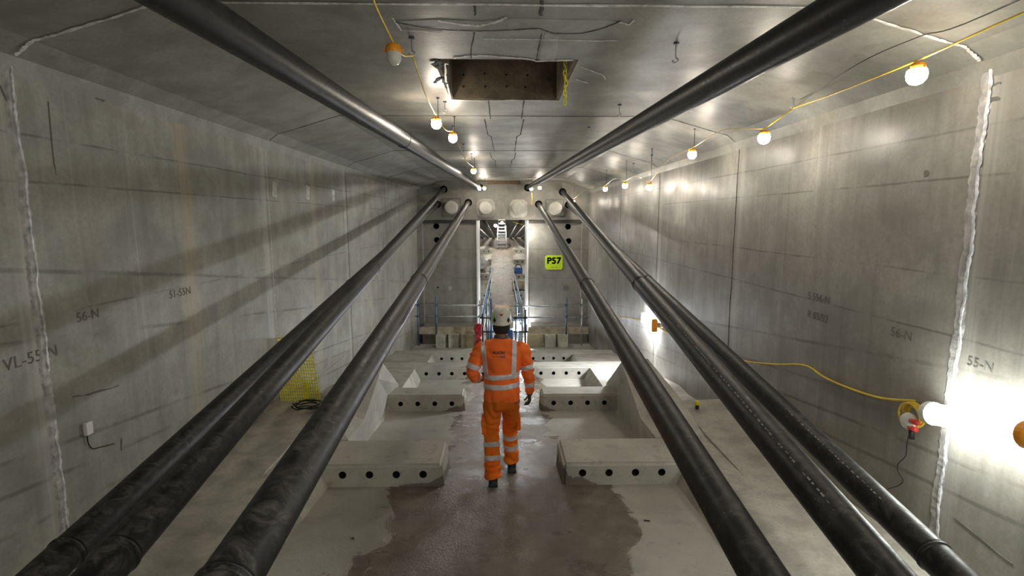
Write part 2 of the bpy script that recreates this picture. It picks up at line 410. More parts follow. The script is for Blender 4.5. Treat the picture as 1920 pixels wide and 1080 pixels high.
# -------- construction joints round the box
def strip(bm, pts, w, nrm, th=.006, jag=0.0, n=1):
    """flat ribbon through pts lying on a surface with normal nrm, width w"""
    P = [Vector(p) for p in pts]
    if n > 1:
        Q = []
        for a, b in zip(P, P[1:]):
            for k in range(n): Q.append(a.lerp(b, k / n))
        Q.append(P[-1]); P = Q
    rows = []
    for i, p in enumerate(P):
        t = (P[min(i + 1, len(P) - 1)] - P[max(i - 1, 0)]).normalized(); s = t.cross(nrm).normalized()
        wa = w / 2 * (1 + random.uniform(-jag, jag)); wb = w / 2 * (1 + random.uniform(-jag, jag)); o = s * random.uniform(-1, 1) * w * .15 * jag
        h = th * (1 + random.uniform(-.3, .3) * (jag > 0))
        rows.append([bm.verts.new(p + o - s * wa), bm.verts.new(p + o - s * wa * .6 + nrm * h), bm.verts.new(p + o + s * wb * .6 + nrm * h), bm.verts.new(p + o + s * wb)])
    for u, v in zip(rows, rows[1:]):
        for k in range(3): bm.faces.new((u[k], u[k + 1], v[k + 1], v[k]))
        bm.faces.new((u[3], u[0], v[0], v[3]))
    bm.faces.new(rows[0]); bm.faces.new(rows[-1][::-1])
tri = 2
NL, NR, ND = Vector((1, 0, 0)), Vector((-1, 0, 0)), Vector((0, 0, -1))
JY = [3.18, 6.45, 9.65, 12.75, 15.9]
for j, y in enumerate(JY):
    big = j == 0
    for s, X, nn in ((-1, XL, NL), (1, XR, NR)):
        bm = bmesh.new()
        zlo = zb(y) - .02
        pts = [(X, y + .018 * noise.noise(Vector((s * 3.1 + j, k * .45, 0))), 3.56 - (3.56 - zlo) * k / 30) for k in range(31)]
        strip(bm, pts, .075 if big else .014, nn, .008 if big else .003, .22, 5)
        o = struct(link('trim_%d' % tri, bm, M['grey_seal'] if (big) else M['groove' if (s > 0 or j > 1) else 'lime'])); tri += 1
        if big:      # loose pale mastic along one edge of the seal
            bm = bmesh.new()
            for a, b in ((0, 9), (9, 17), (20, 30)) if s < 0 else ((0, 5), (5, 14), (14, 19), (21, 30)):
                q = [Vector(pts[k]) + Vector((0, (-.03 if s > 0 else .012) + .022 * noise.noise(Vector((s, k * .6, 4))), 0)) + nn * .008 for k in range(a, b + 1)]
                strip(bm, q, .014 if s < 0 else .022, nn, .006, .55, 5)
            o2 = link('loose_mastic', bm, M['silver_seal']); o2.parent = o
    # ceiling line, following the haunches
    cp = [(XL + .06, y, 3.60), (XL + .16, y, 3.679), (XL + .34, y, 3.724), (-1.97, y, ZC - .004), (1.97, y, ZC - .004), (XR - .34, y, 3.724), (XR - .16, y, 3.679), (XR - .06, y, 3.60)]
    bm = bmesh.new(); strip(bm, cp, .024 if big else .012, ND, .004, .6, 14)
    struct(link('trim_%d' % tri, bm, M['lime' if j < 1 else 'crack'])); tri += 1
# scarfed cast-in strip lines along the centre of the ceiling
def crack(pts, w=.012, mat='crack', nn=ND, off=.003, jag=.6):
    global tri
    bm = bmesh.new(); strip(bm, [Vector(p) + nn * off for p in pts], w, nn, .003, jag, 6)
    o = struct(link('trim_%d' % tri, bm, M[mat])); tri += 1; return o
for (pp) in (((909, 223), (914, 252), (921, 256), (927, 284)), ((982, 224), (976, 252), (969, 256), (965, 284)),
             ((919, 286), (922, 297), (928, 300), (930, 313)), ((967, 286), (965, 297), (960, 300), (957, 313)),
             ((916, 188), (919, 222)), ((983, 185), (978, 222)), ((1017, 0), (1014, 28)), ((889, 5), (891, 27))):
    crack([atz(x, y, ZC) for x, y in pp], .022 if pp[0][0] in (1017,) else .013)
crack([atz(x, y, ZC) for x, y in ((883, 108), (884, 88), (890, 60))], .008)
crack([atz(x, y, ZC) for x, y in ((1006, 112), (1010, 90), (1016, 62))], .008)
crack([atz(x, y, ZC) for x, y in ((850, 108), (880, 104), (905, 103), (950, 107), (985, 109), (1006, 114), (1075, 112))], .03, 'lime')
crack([atz(x, y, ZC) for x, y in ((905, 72), (1000, 73), (1120, 76), (1160, 75))], .008, 'lime')
crack([atz(x, y, ZC) for x, y in ((840, 120), (834, 118), (836, 150), (846, 186), (900, 189), (960, 187), (1046, 188))], .02, 'lime')
def patch(pts, mat, w=0):
    global tri
    bm = bmesh.new(); c_ = [atz(x, y, ZC) + ND * .003 for x, y in pts]; f = bm.faces.new([bm.verts.new(p) for p in c_])
    g = bmesh.ops.extrude_face_region(bm, geom=[f])
    for q in g['geom']:
        if isinstance(q, bmesh.types.BMVert): q.co.z = ZC + .01
    o = struct(link('trim_%d' % tri, bm, M[mat])); tri += 1
patch(((1012, 112), (1016, 84), (1022, 62), (1048, 66), (1046, 90), (1040, 112)), 'palepatch')
patch(((740, 40), (820, 36), (900, 40), (960, 34), (1130, 38), (1165, 42), (1130, 52), (1090, 60), (1040, 60), (1005, 51), (900, 55), (780, 48)), 'palepatch')
patch(((815, 118), (826, 112), (828, 126), (818, 128), (808, 120)), 'crack')
# curved patch repair scar
crack([atz(x, y, ZC) for x, y in ((740, 40), (780, 48), (840, 55), (900, 57), (960, 55), (1010, 52), (1040, 62), (1090, 62), (1130, 52), (1165, 38))], .010, 'crack', jag=.9)
crack([atz(x, y, ZC) for x, y in ((735, 32), (752, 56), (830, 60))], .012, 'lime')
crack([atz(x, y, ZC) for x, y in ((820, 38), (870, 46), (900, 48), (930, 40), (950, 32))], .03, 'lime', jag=.6)
crack([atz(x, y, ZC) for x, y in ((1160, 40), (1180, 46), (1190, 36))], .01, 'lime')
for pp in (((806, 113), (820, 112), (826, 122), (818, 124)), ((815, 155), (824, 145), (834, 150), (838, 165))):
    crack([atz(x, y, ZC) for x, y in pp], .035, 'crack', jag=.9)
for pp in (((1090, 125), (1130, 140), (1135, 148)), ((1080, 148), (1105, 156))):
    crack([atz(x, y, ZC) for x, y in pp], .012, 'lime', jag=.9)

crack([atz(x, y, 3.75) for x, y in ((1492, 186), (1515, 190), (1540, 198))], .05, 'crack', jag=.9)
def smudge(pts, X, w, mat='pencil', jag=.9):
    global tri
    bm = bmesh.new(); nn = NL if X < 0 else NR; strip(bm, [atx(x, y, X) + nn * .002 for x, y in pts], w, nn, .002, jag, 4)
    o = struct(link('trim_%d' % tri, bm, M[mat])); tri += 1
for pts, w in (([(50, 109), (72, 118)], .02), ([(178, 183), (196, 188)], .02), ([(430, 240), (450, 245)], .01), ([(0, 160), (20, 210), (30, 240)], .008), ([(136, 745), (175, 737), (222, 724)], .014), ([(227, 822), (228, 845)], .012), ([(90, 190), (100, 300), (105, 328)], .006)): smudge(pts, XL, w)
for pts, w in (([(1852, 189), (1876, 186)], .035), ([(1855, 160), (1878, 155)], .012), ([(1790, 970), (1900, 1060)], .012), ([(1735, 320), (1740, 330)], .03), ([(1808, 118), (1850, 104)], .012)): smudge(pts, XR, w)
for x0, x1, y0, y1 in ((511, 518, 341, 369), (573, 581, 349, 374), (621, 629, 356, 376)):
    smudge([((x0 + x1) / 2, y0), ((x0 + x1) / 2, y1)], XL, .12, 'lime', .05)
bm = bmesh.new(); box(bm, -.52, .60, 17.15, 17.40, 3.80, 3.96); tag(link('timber_packer', bm, M['darkwood']), 'brown timber packer set in the ceiling above the pier beam', 'timber')
# ------------------------------------------------------------------ pier diaphragm
PY = 17.5
bm = bmesh.new(); box(bm, XL, XR, PY, PY + 1.5, 2.62, 3.95)
pier = struct(link('wall_front', bm, M['pier']), 'concrete diaphragm across the box with anchor heads and doorway')
def hole(x, y, z, r, d=1.2, n=20):
    return lambda bm: tube(bm, [(x, y - .2, z), (x, y + d, z)], r, n)
PIPES = {   # far point (Y 17.5), value at Y 0
 'L1': ((-2.189, 3.140), (-2.017, .815)), 'L2': ((-1.965, 3.635), (-1.476, 1.056)), 'L3': ((-1.148, 3.194), (-.710, 1.567)),
 'R1': ((1.226, 3.142), (.865, 1.264)), 'R2': ((2.033, 3.551), (1.243, 1.233)), 'R3': ((2.238, 3.125), (2.061, .738)),
 'UL': ((-.749, 3.689), (-1.219, 3.411)), 'UR': ((.863, 3.691), (1.273, 3.371))}
def ppt(k, Y):
    (x1, z1), (x0, z0) = PIPES[k]; t = Y / 17.5; return Vector((x0 + (x1 - x0) * t, Y, z0 + (z1 - z0) * t))
cut(pier, [hole(ppt(k, PY).x, PY, ppt(k, PY).z, .125, 1.0) for k in PIPES])
# lower panels left and right of the doorway, set back a little
DX = .89
for s, nm in ((-1, 'wall_pier_left'), (1, 'wall_pier_right')):
    X = XL if s < 0 else XR
    bm = bmesh.new(); x0, x1 = sorted((s * DX, X)); box(bm, x0, x1, PY + .08, PY + 1.6, -2.0, 2.62)
    o = struct(link(nm, bm, M['pier']))
    hs = [aty(*p, PY + .08) for p in (((818, 424), (819, 450), (821, 539)) if s < 0 else ((1065, 425), (1066, 452), (1061, 541)))]
    cut(o, [hole(h.x, h.y, h.z, .1 if i < 2 else .03, .6) for i, h in enumerate(hs)])
    bm = bmesh.new(); box(bm, *sorted((s * 2.70, X)), PY - .12, PY + .08, -2.0, 2.62); struct(link('trim_%d' % tri, bm, M['pier'])); tri += 1
    # lamplight on the doorway reveal, put in as a white jamb strip
    bm = bmesh.new(); box(bm, *sorted((s * DX, s * (DX - .055))), PY + .04, PY + 1.6, -1.0, 2.60); struct(link('door_%d' % (1 if s < 0 else 2), bm, M['litjamb']), 'edge coloured white for lamplight on the %s side of the doorway' % ('left' if s < 0 else 'right'))
    bm = bmesh.new(); box(bm, *sorted((s * DX, s * 2.7)), PY + .02, PY + .085, 2.50, 2.60); o2 = link('shaded_joint_strip', bm, M['crack']); o2.parent = o  # dark strip along the joint stands for the shadow beneath the beam
    if s < 0:
        p = aty(844, 541, PY + .07); bm = bmesh.new(); tube(bm, [p, p + Vector((0, .02, 0))], .07, 20); o3 = link('plugged_hole', bm, M['ledge']); o3.parent = o
    else:
        p = aty(1061, 541, PY + .07); bm = bmesh.new(); tube(bm, [p, p + Vector((0, .02, 0))], .10, 20); o3 = link('plugged_hole', bm, M['far']); o3.parent = o
# cast anchor heads
for i, (px, py, sq) in enumerate(((847, 389, 1), (911, 390, 0), (972, 391, 0), (1040, 391, 1))):
    p = aty(px, py, PY)
    lab = ('round grey concrete anchor cap in a square recess, leftmost of four', 'round grey concrete anchor cap with ragged edge, left of the doorway centre', 'round grey concrete anchor cap with ragged edge, right of the doorway centre', 'round grey concrete anchor cap in a square recess, rightmost of four')[i]
    e = empty('anchor_cap', p, lab, 'anchor', 'anchor caps above the doorway')
    bm = bmesh.new(); lathe(bm, [(0, .34), (.19, .34), (.215, .32), (.225, 0), (0, 0)], 32, Matrix.Rotation(PI / 2, 4, 'X')); autosmooth(link('cap', bm, M['block'], e), 30)
    if sq:
        bm = bmesh.new()
        for b in ((-.33, .33, -.03, .0, .28, .31), (-.33, .33, -.03, 0, -.31, -.28), (-.33, -.30, -.03, 0, -.28, .28), (.30, .33, -.03, 0, -.28, .28)): box(bm, *b)
        link('recess_frame', bm, M['far'], e)
    else:
        bm = bmesh.new(); n = 40; c = []
        for k in range(n):
            t = 2 * PI * k / n; r = .30 + .02 * random.random(); r = r * min(1.12, 1 / max(abs(math.cos(t)), abs(math.sin(t))) * .98)
            c.append(bm.verts.new((r * math.cos(t), -.02, r * math.sin(t))))
        f = bm.faces.new(c); g = bmesh.ops.extrude_face_region(bm, geom=[f])
        for v in g['geom']:
            if isinstance(v, bmesh.types.BMVert): v.co.y = 0
        link('mortar_ring', bm, M['ledge'], e)

# ------------------------------------------------------------------ side ledges, buttresses and blocks
def ledge(s):
    X = XL if s < 0 else XR
    side = 'left' if s < 0 else 'right'
    def sect(bm, y, top, x_in=1.75, x_top=1.86, rise=.02):
        z0 = zf(y); return [bm.verts.new(p) for p in ((s * x_in, y, z0 - .2), (s * x_in, y, z0 + .001), (s * x_top, y, top), (X - s * .002, y, top + rise), (X - s * .002, y, z0 - .2))]
    def run(name, stations, mat, label):
        bm = bmesh.new(); pr = None
        for y, top, *xx in stations:
            r = sect(bm, y, top, *xx)
            if pr:
                for k in range(5): bm.faces.new((pr[k], pr[(k + 1) % 5], r[(k + 1) % 5], r[k]))
            else: bm.faces.new(r)
            pr = r
        bm.faces.new(pr[::-1])
        return tag(link(name, bm, mat), label, 'ledge', 'concrete side ledges')
    st = [-5.9, -3, 0, 1, 2, 3, 4, 4.83, 5.45, 6.1]
    near = run('concrete_ledge', [(y, lerp(BT, y)) for y in st], M['ledge'], 'broad pale concrete ledge along the %s wall nearest the camera' % side)
    # raised outer slab of the near ledge, ending in a square edge
    bm = bmesh.new(); x0, x1 = s * 2.27, X - s * .003
    pr = None
    for y, t in ((-5.9, .43), (0, .385), (2, .34), (4.3, .255), (5.4, .27), (6.38, .31)):
        r = [bm.verts.new(p) for p in ((x0, y, t - .13), (x0, y, t), (x1, y, t + .02), (x1, y, t - .5), (x0, y, t - .5))]
        if pr:
            for k in range(5): bm.faces.new((pr[k], pr[(k + 1) % 5], r[(k + 1) % 5], r[k]))
        else: bm.faces.new(r)
        pr = r
    bm.faces.new(pr[::-1]); o = link('raised_slab', bm, M['ledge'], near)
    run('concrete_ledge', [(6.1, zf(6.1) + .23), (7.72, zf(7.72) + .23)] + [(8.12 + t * 2.27, zf(8.12 + t * 2.27) + .295 - .055 * t, 1.52 + .20 * t, 1.66 + .17 * t) for t in (0, .25, .5, .75, 1)], M['ledge'], 'low concrete ledge on the %s between the second and third blocks' % side)
    run('concrete_ledge', [(10.8 + t * 2.25, zf(10.8 + t * 2.25) + .275 - .035 * t, 1.52 + .22 * t, 1.66 + .18 * t) for t in (0, .5, 1)], M['ledge'], 'short low concrete ledge on the %s just before the fourth block' % side)
    # buttress
    b = bmesh.new()
    A = Vector((s * 1.72, 5.46, .218)); A2 = Vector((s * 2.27, 5.46, .235)); B = Vector((s * 1.72, 6.1, .19)); B2 = Vector((s * 2.25, 6.1, .40))
    G = Vector((s * 1.72, 6.85, .475)); D = Vector((s * 1.72, 7.18, .60)); C = Vector((s * 2.10, 7.18, .65))
    fz = -.6
    E = atz(739, 720, -.07); E = Vector((s * 1.74, E.y, -.075)); Fp = Vector((s * 1.80, 7.76, -.075)); E2 = Vector((s * 2.10, 8.3, -.09))
    v = {k: b.verts.new(p) for k, p in dict(A=A, A2=A2, B=B, B2=B2, G=G, D=D, C=C, E=E, F=Fp, E2=E2,
         a=(s * 1.72, 5.46, fz), b=(s * 1.80, 7.76, fz), c=(s * 1.74, E.y, fz), d=(s * 2.10, 8.3, fz), e=(s * 2.3, 5.46, fz), m=(s * 2.27, 6.1, fz), n=(s * 2.12, 7.2, fz)).items()}
    for f in ('A A2 B2 B', 'B B2 G', 'B2 C D G', 'A B G F b a', 'G D E F', 'D C E2 E', 'F E c b', 'E E2 d c', 'C n d E2', 'B2 m n C', 'A2 e m B2', 'A a e A2', 'a b c d n m e'):
        b.faces.new([v[k] for k in f.split()])
    tag(link('concrete_buttress', b, M['block']), 'tall pale concrete buttress with sloping top on the %s, between first and second blocks' % side, 'buttress', 'concrete buttresses')
    return near
for s in (-1, 1): ledge(s)
BL = [(4.83, 5.43, .225, 1.9, 'M'), (7.72, 8.12, None, 1.9, ''), (10.39, 10.80, None, 2.9, ''), (13.05, 13.40, None, 2.9, '')]
ordn = ('nearest', 'second nearest', 'third nearest', 'fourth nearest')
for i, (y0, y1, zt, xo, _) in enumerate(BL):
    for s in (-1, 1):
        zt2 = zf(y0) + (.225 if i == 0 else .262 if i > 0 else 0)
        z0 = zf(y1) - .05
        if xo > 2: xo_ = (abs(XL) if s < 0 else XR) - .003
        else: xo_ = xo
        bm = bmesh.new()
        xi = .59; ti = xi + .02
        top_out = zt2; h = [(s * xi, y0, z0), (s * xo_, y0, z0), (s * xo_, y1, z0), (s * xi, y1, z0), (s * ti, y0 + .015, zt2), (s * xo_, y0 + .015, top_out), (s * xo_, y1, top_out - .005), (s * ti, y1, zt2 - .005)]
        hexa(bm, h)
        ed = [e for e in bm.edges if all(abs(v.co.x) < .8 for v in e.verts) or (all(v.co.z > zt2 - .02 for v in e.verts) and abs(e.verts[0].co.y - e.verts[1].co.y) < .05 and e.verts[0].co.y < (y0 + y1) / 2)]
        bmesh.ops.bevel(bm, geom=ed, offset=.03, segments=3, affect='EDGES', clamp_overlap=True)
        lab = 'pale concrete block with four drilled holes, %s on the %s of the walkway' % (ordn[i], 'left' if s < 0 else 'right')
        if i >= 2: lab = 'long concrete cross block with four drilled holes reaching the %s wall, %s' % ('left' if s < 0 else 'right', ordn[i])
        o = tag(link('concrete_block', bm, M['blockst']), lab, 'block', 'drilled concrete blocks beside the walkway')
        zh = zf(y0) + .125
        cut(o, [hole(s * (.80 + .267 * k), y0, zh, .038, .28, 16) for k in range(4)])
# near end of the pier: low ledge with holes, pads
for s in (-1, 1):
    X = (XL if s < 0 else XR) - s * .003; side = 'left' if s < 0 else 'right'
    bm = bmesh.new(); box(bm, *sorted((s * .95, s * 2.69)), 16.95, PY + .07, -1.75, -.93)
    o = tag(link('concrete_sill', bm, M['pier']), 'dark concrete sill against the pier wall on the %s of the doorway' % side, 'sill', 'sills at the foot of the pier')
    cut(o, [hole(s * x, 16.95, -1.03, .035, .2, 12) for x in (1.2, 1.6, 2.0)])
    tans = []
    for j, (a, b, matk, wd) in enumerate(((817, 835, 'blockst', 'outermost'), (841, 859, 'blockst', 'middle'), (864, 893, 'tan', 'innermost')) if s < 0 else ((988, 1018, 'tan', 'innermost'), (1022, 1042, 'blockst', 'middle'), (1046, 1065, 'blockst', 'outermost'))):
        p = aty(a, 645, 16.3); q = aty(b, 645, 16.3); zt = aty(a, 627, 16.3).z
        bm = bbox(p.x, q.x, 16.3, 16.80, -1.62, zt, .015)
        desc = 'tan faced' if matk == 'tan' else 'pale'
        tag(link('concrete_pad', bm, M['padc'] if matk != 'tan' else M['tan']), '%s concrete pad below the scaffold board on the %s, %s of three' % (desc, side, wd), 'pad', 'concrete pads at the foot of the pier')

# ------------------------------------------------------------------ black ducts
def duct(key, Y0, collars, mat, label, r=.08, bend=0.0):
    p0, p1 = ppt(key, Y0), ppt(key, 18.3)
    d = (p1 - p0).normalized()
    e = empty('black_duct', p0, label, 'pipe', 'black ducts running down the box')
    q = d.to_track_quat('Y', 'Z'); e.rotation_euler = q.to_euler()
    L = (p1 - p0).length
    bm = bmesh.new(); N = 60
    pts = [(0, L * k / N, bend * math.sin(PI * k / N)) for k in range(N + 1)]
    tube(bm, pts, r, 32); link('duct_pipe', bm, mat, e, True)
    for Y in collars:
        l = (Y - Y0) / (18.3 - Y0) * L; zz = bend * math.sin(PI * l / L)
        bm = bmesh.new(); tube(bm, [(0, l - .012, zz), (0, l - .006, zz), (0, l + .006, zz), (0, l + .012, zz)], [r, r + .006, r + .006, r], 32, False); link('weld_collar', bm, mat, e, True)
        bm = bmesh.new(); tube(bm, [(0, l + .014, zz), (0, l + .02, zz)], r + .0015, 32, False); link('weld_seam', bm, M['bore'], e, True)
    return e
def collarY(key, py):   # station whose projection has image height py
    best = min((abs(540 - F_PX * ((ppt(key, y / 50) - CAM).dot(UP)) / ((ppt(key, y / 50) - CAM).dot(FW)) - py), y / 50) for y in range(60, 800))
    return best[1]
duct('L1', -1.2, [collarY('L1', 1040), collarY('L1', 534)], M['pipe_dusty'], 'dusty black duct nearest the left wall, lowest of the three on the left')
duct('L2', -1.2, [collarY('L2', 1040), collarY('L2', 503)], M['pipe_dusty'], 'dusty black duct in the middle of the three on the left')
duct('L3', -1.2, [1.25, collarY('L3', 527)], M['pipe_dusty'], 'dusty black duct nearest the worker on the left side')
duct('R1', -1.2, [collarY('R1', 535)], M['pipe'], 'black duct nearest the worker on the right side, passing the yellow P57 sign')
duct('R2', -1.2, [collarY('R2', 532)], M['pipe'], 'black duct in the middle of the three on the right')
duct('R3', -1.2, [collarY('R3', 1040), collarY('R3', 527)], M['pipe'], 'black duct nearest the right wall below the bright tube light')
duct('UL', -1.2, [collarY('UL', 262)], M['pipe_dusty'], 'dusty black duct high under the ceiling on the left')
duct('UR', -1.2, [], M['pipe'], 'black duct high under the ceiling on the right')
# printed line on the two right hand ducts
for key, (u0, u1) in (('R2', (1.9, 4.2)), ('R3', (2.6, 3.6))):
    d = [o for o in bpy.data.objects if o.name.startswith('black_duct') and ('middle of the three on the right' if key == 'R2' else 'below the bright tube') in o['label']][0]
    bm = bmesh.new(); y = u0 + 1.2
    while y < u1 + 1.2:
        w = random.uniform(.01, .03); a = math.radians(62 + 0)
        for h in (0, 1):
            aa = math.radians(118 + h * 3); bb = aa + .035
            c = [Vector((.0812 * math.cos(t), yy, .0812 * math.sin(t))) for t, yy in ((aa, y), (bb, y), (bb, y + w), (aa, y + w))]
            if random.random() < .75: bm.faces.new([bm.verts.new(p) for p in c])
        y += w + random.uniform(.008, .03)
    o = link('printed_line', bm, M['grey_seal'], d); o['kind'] = 'stuff'

# ------------------------------------------------------------------ lamps
def bulb_lamp(p, on, label, far=False, scale=1.0, axis=None):
    e = empty('festoon_lamp', p, label, 'lamp', 'festoon lamps')
    e.scale = (scale,) * 3
    bm = bmesh.new(); lathe(bm, [(0, .042), (.036, .042), (.046, .03), (.05, .0), (.047, -.006), (0, -.006)], 20)
    for a in (0, PI / 2, PI, 3 * PI / 2):
        box(bm, -.009, .009, .042, .060, -.002, .016, Matrix.Rotation(a, 4, 'Z'))
    autosmooth(lh := link('lamp_holder', bm, M['orangep'], e), 35); lh.scale = (.82, .82, .82) if on else (1, 1, 1)
    bm = bmesh.new(); lathe(bm, [(.043, -.006), (.046, -.028), (.042, -.052), (.029, -.070), (.012, -.078), (0, -.079)], 20); link('dome', bm, (M['bulb_far'] if far else M['bulb']) if on else M['glassoff'], e, True).scale = (1.15, 1.15, 1.1) if on else (1, 1, 1)
    ax_ = abs(p.x); zc_ = ZC if ax_ < 1.97 else ZC - (ax_ - 1.97) / .62 * .17
    if on and zc_ - p.z > .06 and p.y < 42 and not (17 < p.y < 17.3) and not (p.x > 2 and 2 < p.y < 6):
        bm = bmesh.new(); hz = (zc_ - p.z) / scale; tube(bm, [(.02, 0, .03), (.02, 0, hz)], .0035, 6); tube(bm, [(.02, 0, hz - .012), (.02, 0, hz)], .016, 8); link('hanger', bm, M['darksteel'], e, True)
    return e
def hook(p, h, label):
    e = empty('ceiling_hook', p, label, 'hook', 'steel hooks hanging from the ceiling')
    bm = bmesh.new(); pts = [(0, 0, 0), (0, 0, -h * .7), (.012, 0, -h * .78), (.02, 0, -h * .88), (.0, 0, -h), (-.02, 0, -h * .93), (-.02, 0, -h * .86)]
    tube(bm, cr(pts, 5), .005, 8); link('hook_wire', bm, M['steel'], e, True)
    bm = bmesh.new(); lathe(bm, [(0, .0), (.02, .0), (.02, -.012), (0, -.012)], 12); link('fixing', bm, M['darksteel'], e)
    return e
LP = [((738, 97), 3.76, False, 'unlit orange festoon lamp with milky dome hanging from the ceiling on the left'),
      ((818, 226), 3.76, True, 'lit festoon lamp below the ceiling just beyond the square opening'),
      ((849, 254), 3.76, True, 'lit festoon lamp, second beyond the opening on the left run'),
      ((888, 318), 3.76, True, 'lit festoon lamp far down the left ceiling run'),
      ((899, 352), 3.62, True, 'lit festoon lamp where the left upper duct meets the pier'),
      ((908, 351), 3.66, True, 'small lit festoon lamp just right of the left upper duct end'),
      ((996, 352), 3.62, True, 'lit festoon lamp where the right upper duct meets the pier'),
      ((1012, 350), 3.64, True, 'small lit festoon lamp just right of the right upper duct end')]
LPP = []
for (px, z, on, lab) in LP:
    p = atz(*px, z - .09) if px[1] < 330 else aty(*px, 16.4)
    bulb_lamp(p, on, lab); LPP.append(p)
RP = [((1720, 130), 3.31, 'lit festoon lamp highest and nearest on the right wall run'), ((1433, 252), 5.19, 'lit festoon lamp second from the camera on the right wall run'),
      ((1298, 285), 7.14, 'lit festoon lamp third from the camera on the right wall run'), ((1218, 347), 9.2, 'lit festoon lamp hanging lower, fourth on the right wall run'),
      ((1172, 345), 11.0, 'lit festoon lamp fifth on the right wall run'), ((1135, 352), 13.1, 'lit festoon lamp sixth on the right wall run'),
      ((1075, 376), 16.8, 'lit festoon lamp at the far end of the right wall run by the duct hole')]
RPP = []
for px, Y, lab in RP:
    p = atx(*px, 2.40) if Y < 16 else aty(*px, Y); bulb_lamp(p, True, lab); RPP.append(p)
# unseen lamps added for light, carrying the run on past the camera
for i, (x, y) in enumerate(((2.6, .9), (2.6, -1.6), (-.72, 1.2), (-.75, -1.4), (2.6, -4.2), (-.75, -4))):
    bulb_lamp(Vector((x, y, 3.45 if x > 0 else 3.72)), i not in (2,), 'festoon lamp added out of view, carrying the run on behind the camera')
# hooks
for (x, y0, y1, lab) in ((772, 70, 104, 'long steel hook holding the yellow cable beside the unlit lamp'), (1268, 80, 118, 'steel hook hanging right of the opening near the upper right duct'), (1162, 196, 218, 'small steel hook left of the upper right duct'),
                         (1104, 238, 254, 'tiny steel hook far left of the upper right duct'), (834, 190, 212, 'small steel hook beside the first lit lamp'), (850, 236, 250, 'short hook above the second lit lamp'), (869, 270, 284, 'short hook between second and third lit lamps'), (884, 288, 302, 'tiny hook above the third lit lamp'), (1222, 290, 304, 'small dark hook far right under the ceiling'), (1188, 306, 320, 'dark hook above the fifth lamp of the right run')):
    p = atz(x, y0, ZC if x < 1150 or x in (1162, 1268) else 3.72); q = aty(x, y1, p.y); hook(p, p.z - q.z, lab)
HT = atz(1489, 181, 3.74); hook(HT, .10, 'steel hook at the dark ceiling patch holding the right yellow cable')
# yellow festoon cables
H0 = aty(773, 104, atz(772, 70, ZC).y)
def yc(pts, label, r=.006, mat='yellow'):
    o = cable('yellow_cable', pts, r, M[mat]); return tag(o, label, 'cable', 'yellow festoon cables')
def sag(a, b, s): m = (a + b) / 2; m.z -= s; return [a, m, b]
up = Vector((0, 0, .05))
yc([Vector((-.75, -1.4, 3.77)), Vector((-.73, .5, 3.80)), aty(700, -40, 2.6), aty(700, 0, 2.8), LPP[0] + up], 'yellow cable from the top edge down to the unlit lamp')
yc([LPP[0] + up * .6, (LPP[0] + H0) / 2 + Vector((0, 0, -.01)), H0], 'short yellow cable from the unlit lamp to its hook')
yc([H0, (H0 + LPP[1]) / 2 + Vector((0, 0, -.02)), LPP[1] + up], 'yellow cable from the long hook to the first lit lamp')
q = LPP[1:5]
for i, (a, b) in enumerate(zip(q, q[1:])): yc(sag(a + up, b + up, .06 + .04 * i), ('yellow cable linking first and second lit lamps', 'yellow cable linking second and third lit lamps', 'yellow cable linking third lit lamp and the pier')[i], .005)
HK = HT + Vector((0, 0, -.10))
yc([Vector((2.5, -1.6, 3.5)), Vector((2.42, .6, 3.52)), atx(2050, -28, 2.41), RPP[0] + up], 'yellow cable from the upper right corner to the nearest right lamp')
yc([RPP[0] + up, (RPP[0] + up + HK) / 2 + Vector((0, 0, -.01)), HK], 'yellow cable from the nearest right lamp to the ceiling hook')
yc([HK, RPP[1] + up], 'yellow cable from the ceiling hook to the second right lamp')
for i in range(1, 6): yc(sag(RPP[i] + up, RPP[i + 1] + up, -.10), 'thin yellow cable between right run lamps, stretch number %s from the camera' % ('two', 'three', 'four', 'five', 'six')[i - 1], .004)
o = cable('black_cable', [Vector((2.2, -1, 3.75)), aty(1930, -8, 2.6), aty(1720, 70, 3.2), aty(1600, 125, 3.6), HK], .003, M['blackc']); tag(o, 'thin black cable running under the ceiling to the right hook', 'cable')

# ------- tube light on the right wall
TZ0 = atx(1735, 786, XR - .10); TZ1 = atx(1912, 800, XR - .10)
A = atx(1752, 776, 2.80); Bq = atx(1924, 815, 2.80)
A = Vector((2.80, A.y, A.z)); Bq = Vector((2.80, Bq.y, Bq.z))
dirv = (Bq - A).normalized(); L = (Bq - A).length
e = empty('tube_light', (A + Bq) / 2, 'bright white tube light fixed along the right wall', 'light')
e.rotation_euler = dirv.to_track_quat('Y', 'Z').to_euler()
bm = bmesh.new(); tube(bm, [(0, -L / 2, 0), (0, L / 2, 0)], .068, 24); link('diffuser', bm, M['tube'], e, True)
for sg in (-1, 1):
    bm = bmesh.new(); lathe(bm, [(0, .035), (.066, .035), (.075, .02), (.075, -.02), (0, -.02)], 20, Matrix.Translation((0, sg * (L / 2 + .02), 0)) @ Matrix.Rotation(PI / 2 * (-sg), 4, 'X')); link('end_cap', bm, M['orangep' if sg * dirv.y * (1) > 0 and False or sg > 0 else 'whitep'], e)
bm = bmesh.new(); box(bm, -.075, -.055, -L / 2, L / 2, -.03, .03); link('back_plate', bm, M['whitep'], e)
for sg in (-1, 1):
    bm = bmesh.new(); box(bm, -.129, -.07, sg * L * .35 - .02, sg * L * .35 + .02, -.025, .025); link('wall_bracket', bm, M['steel'], e)
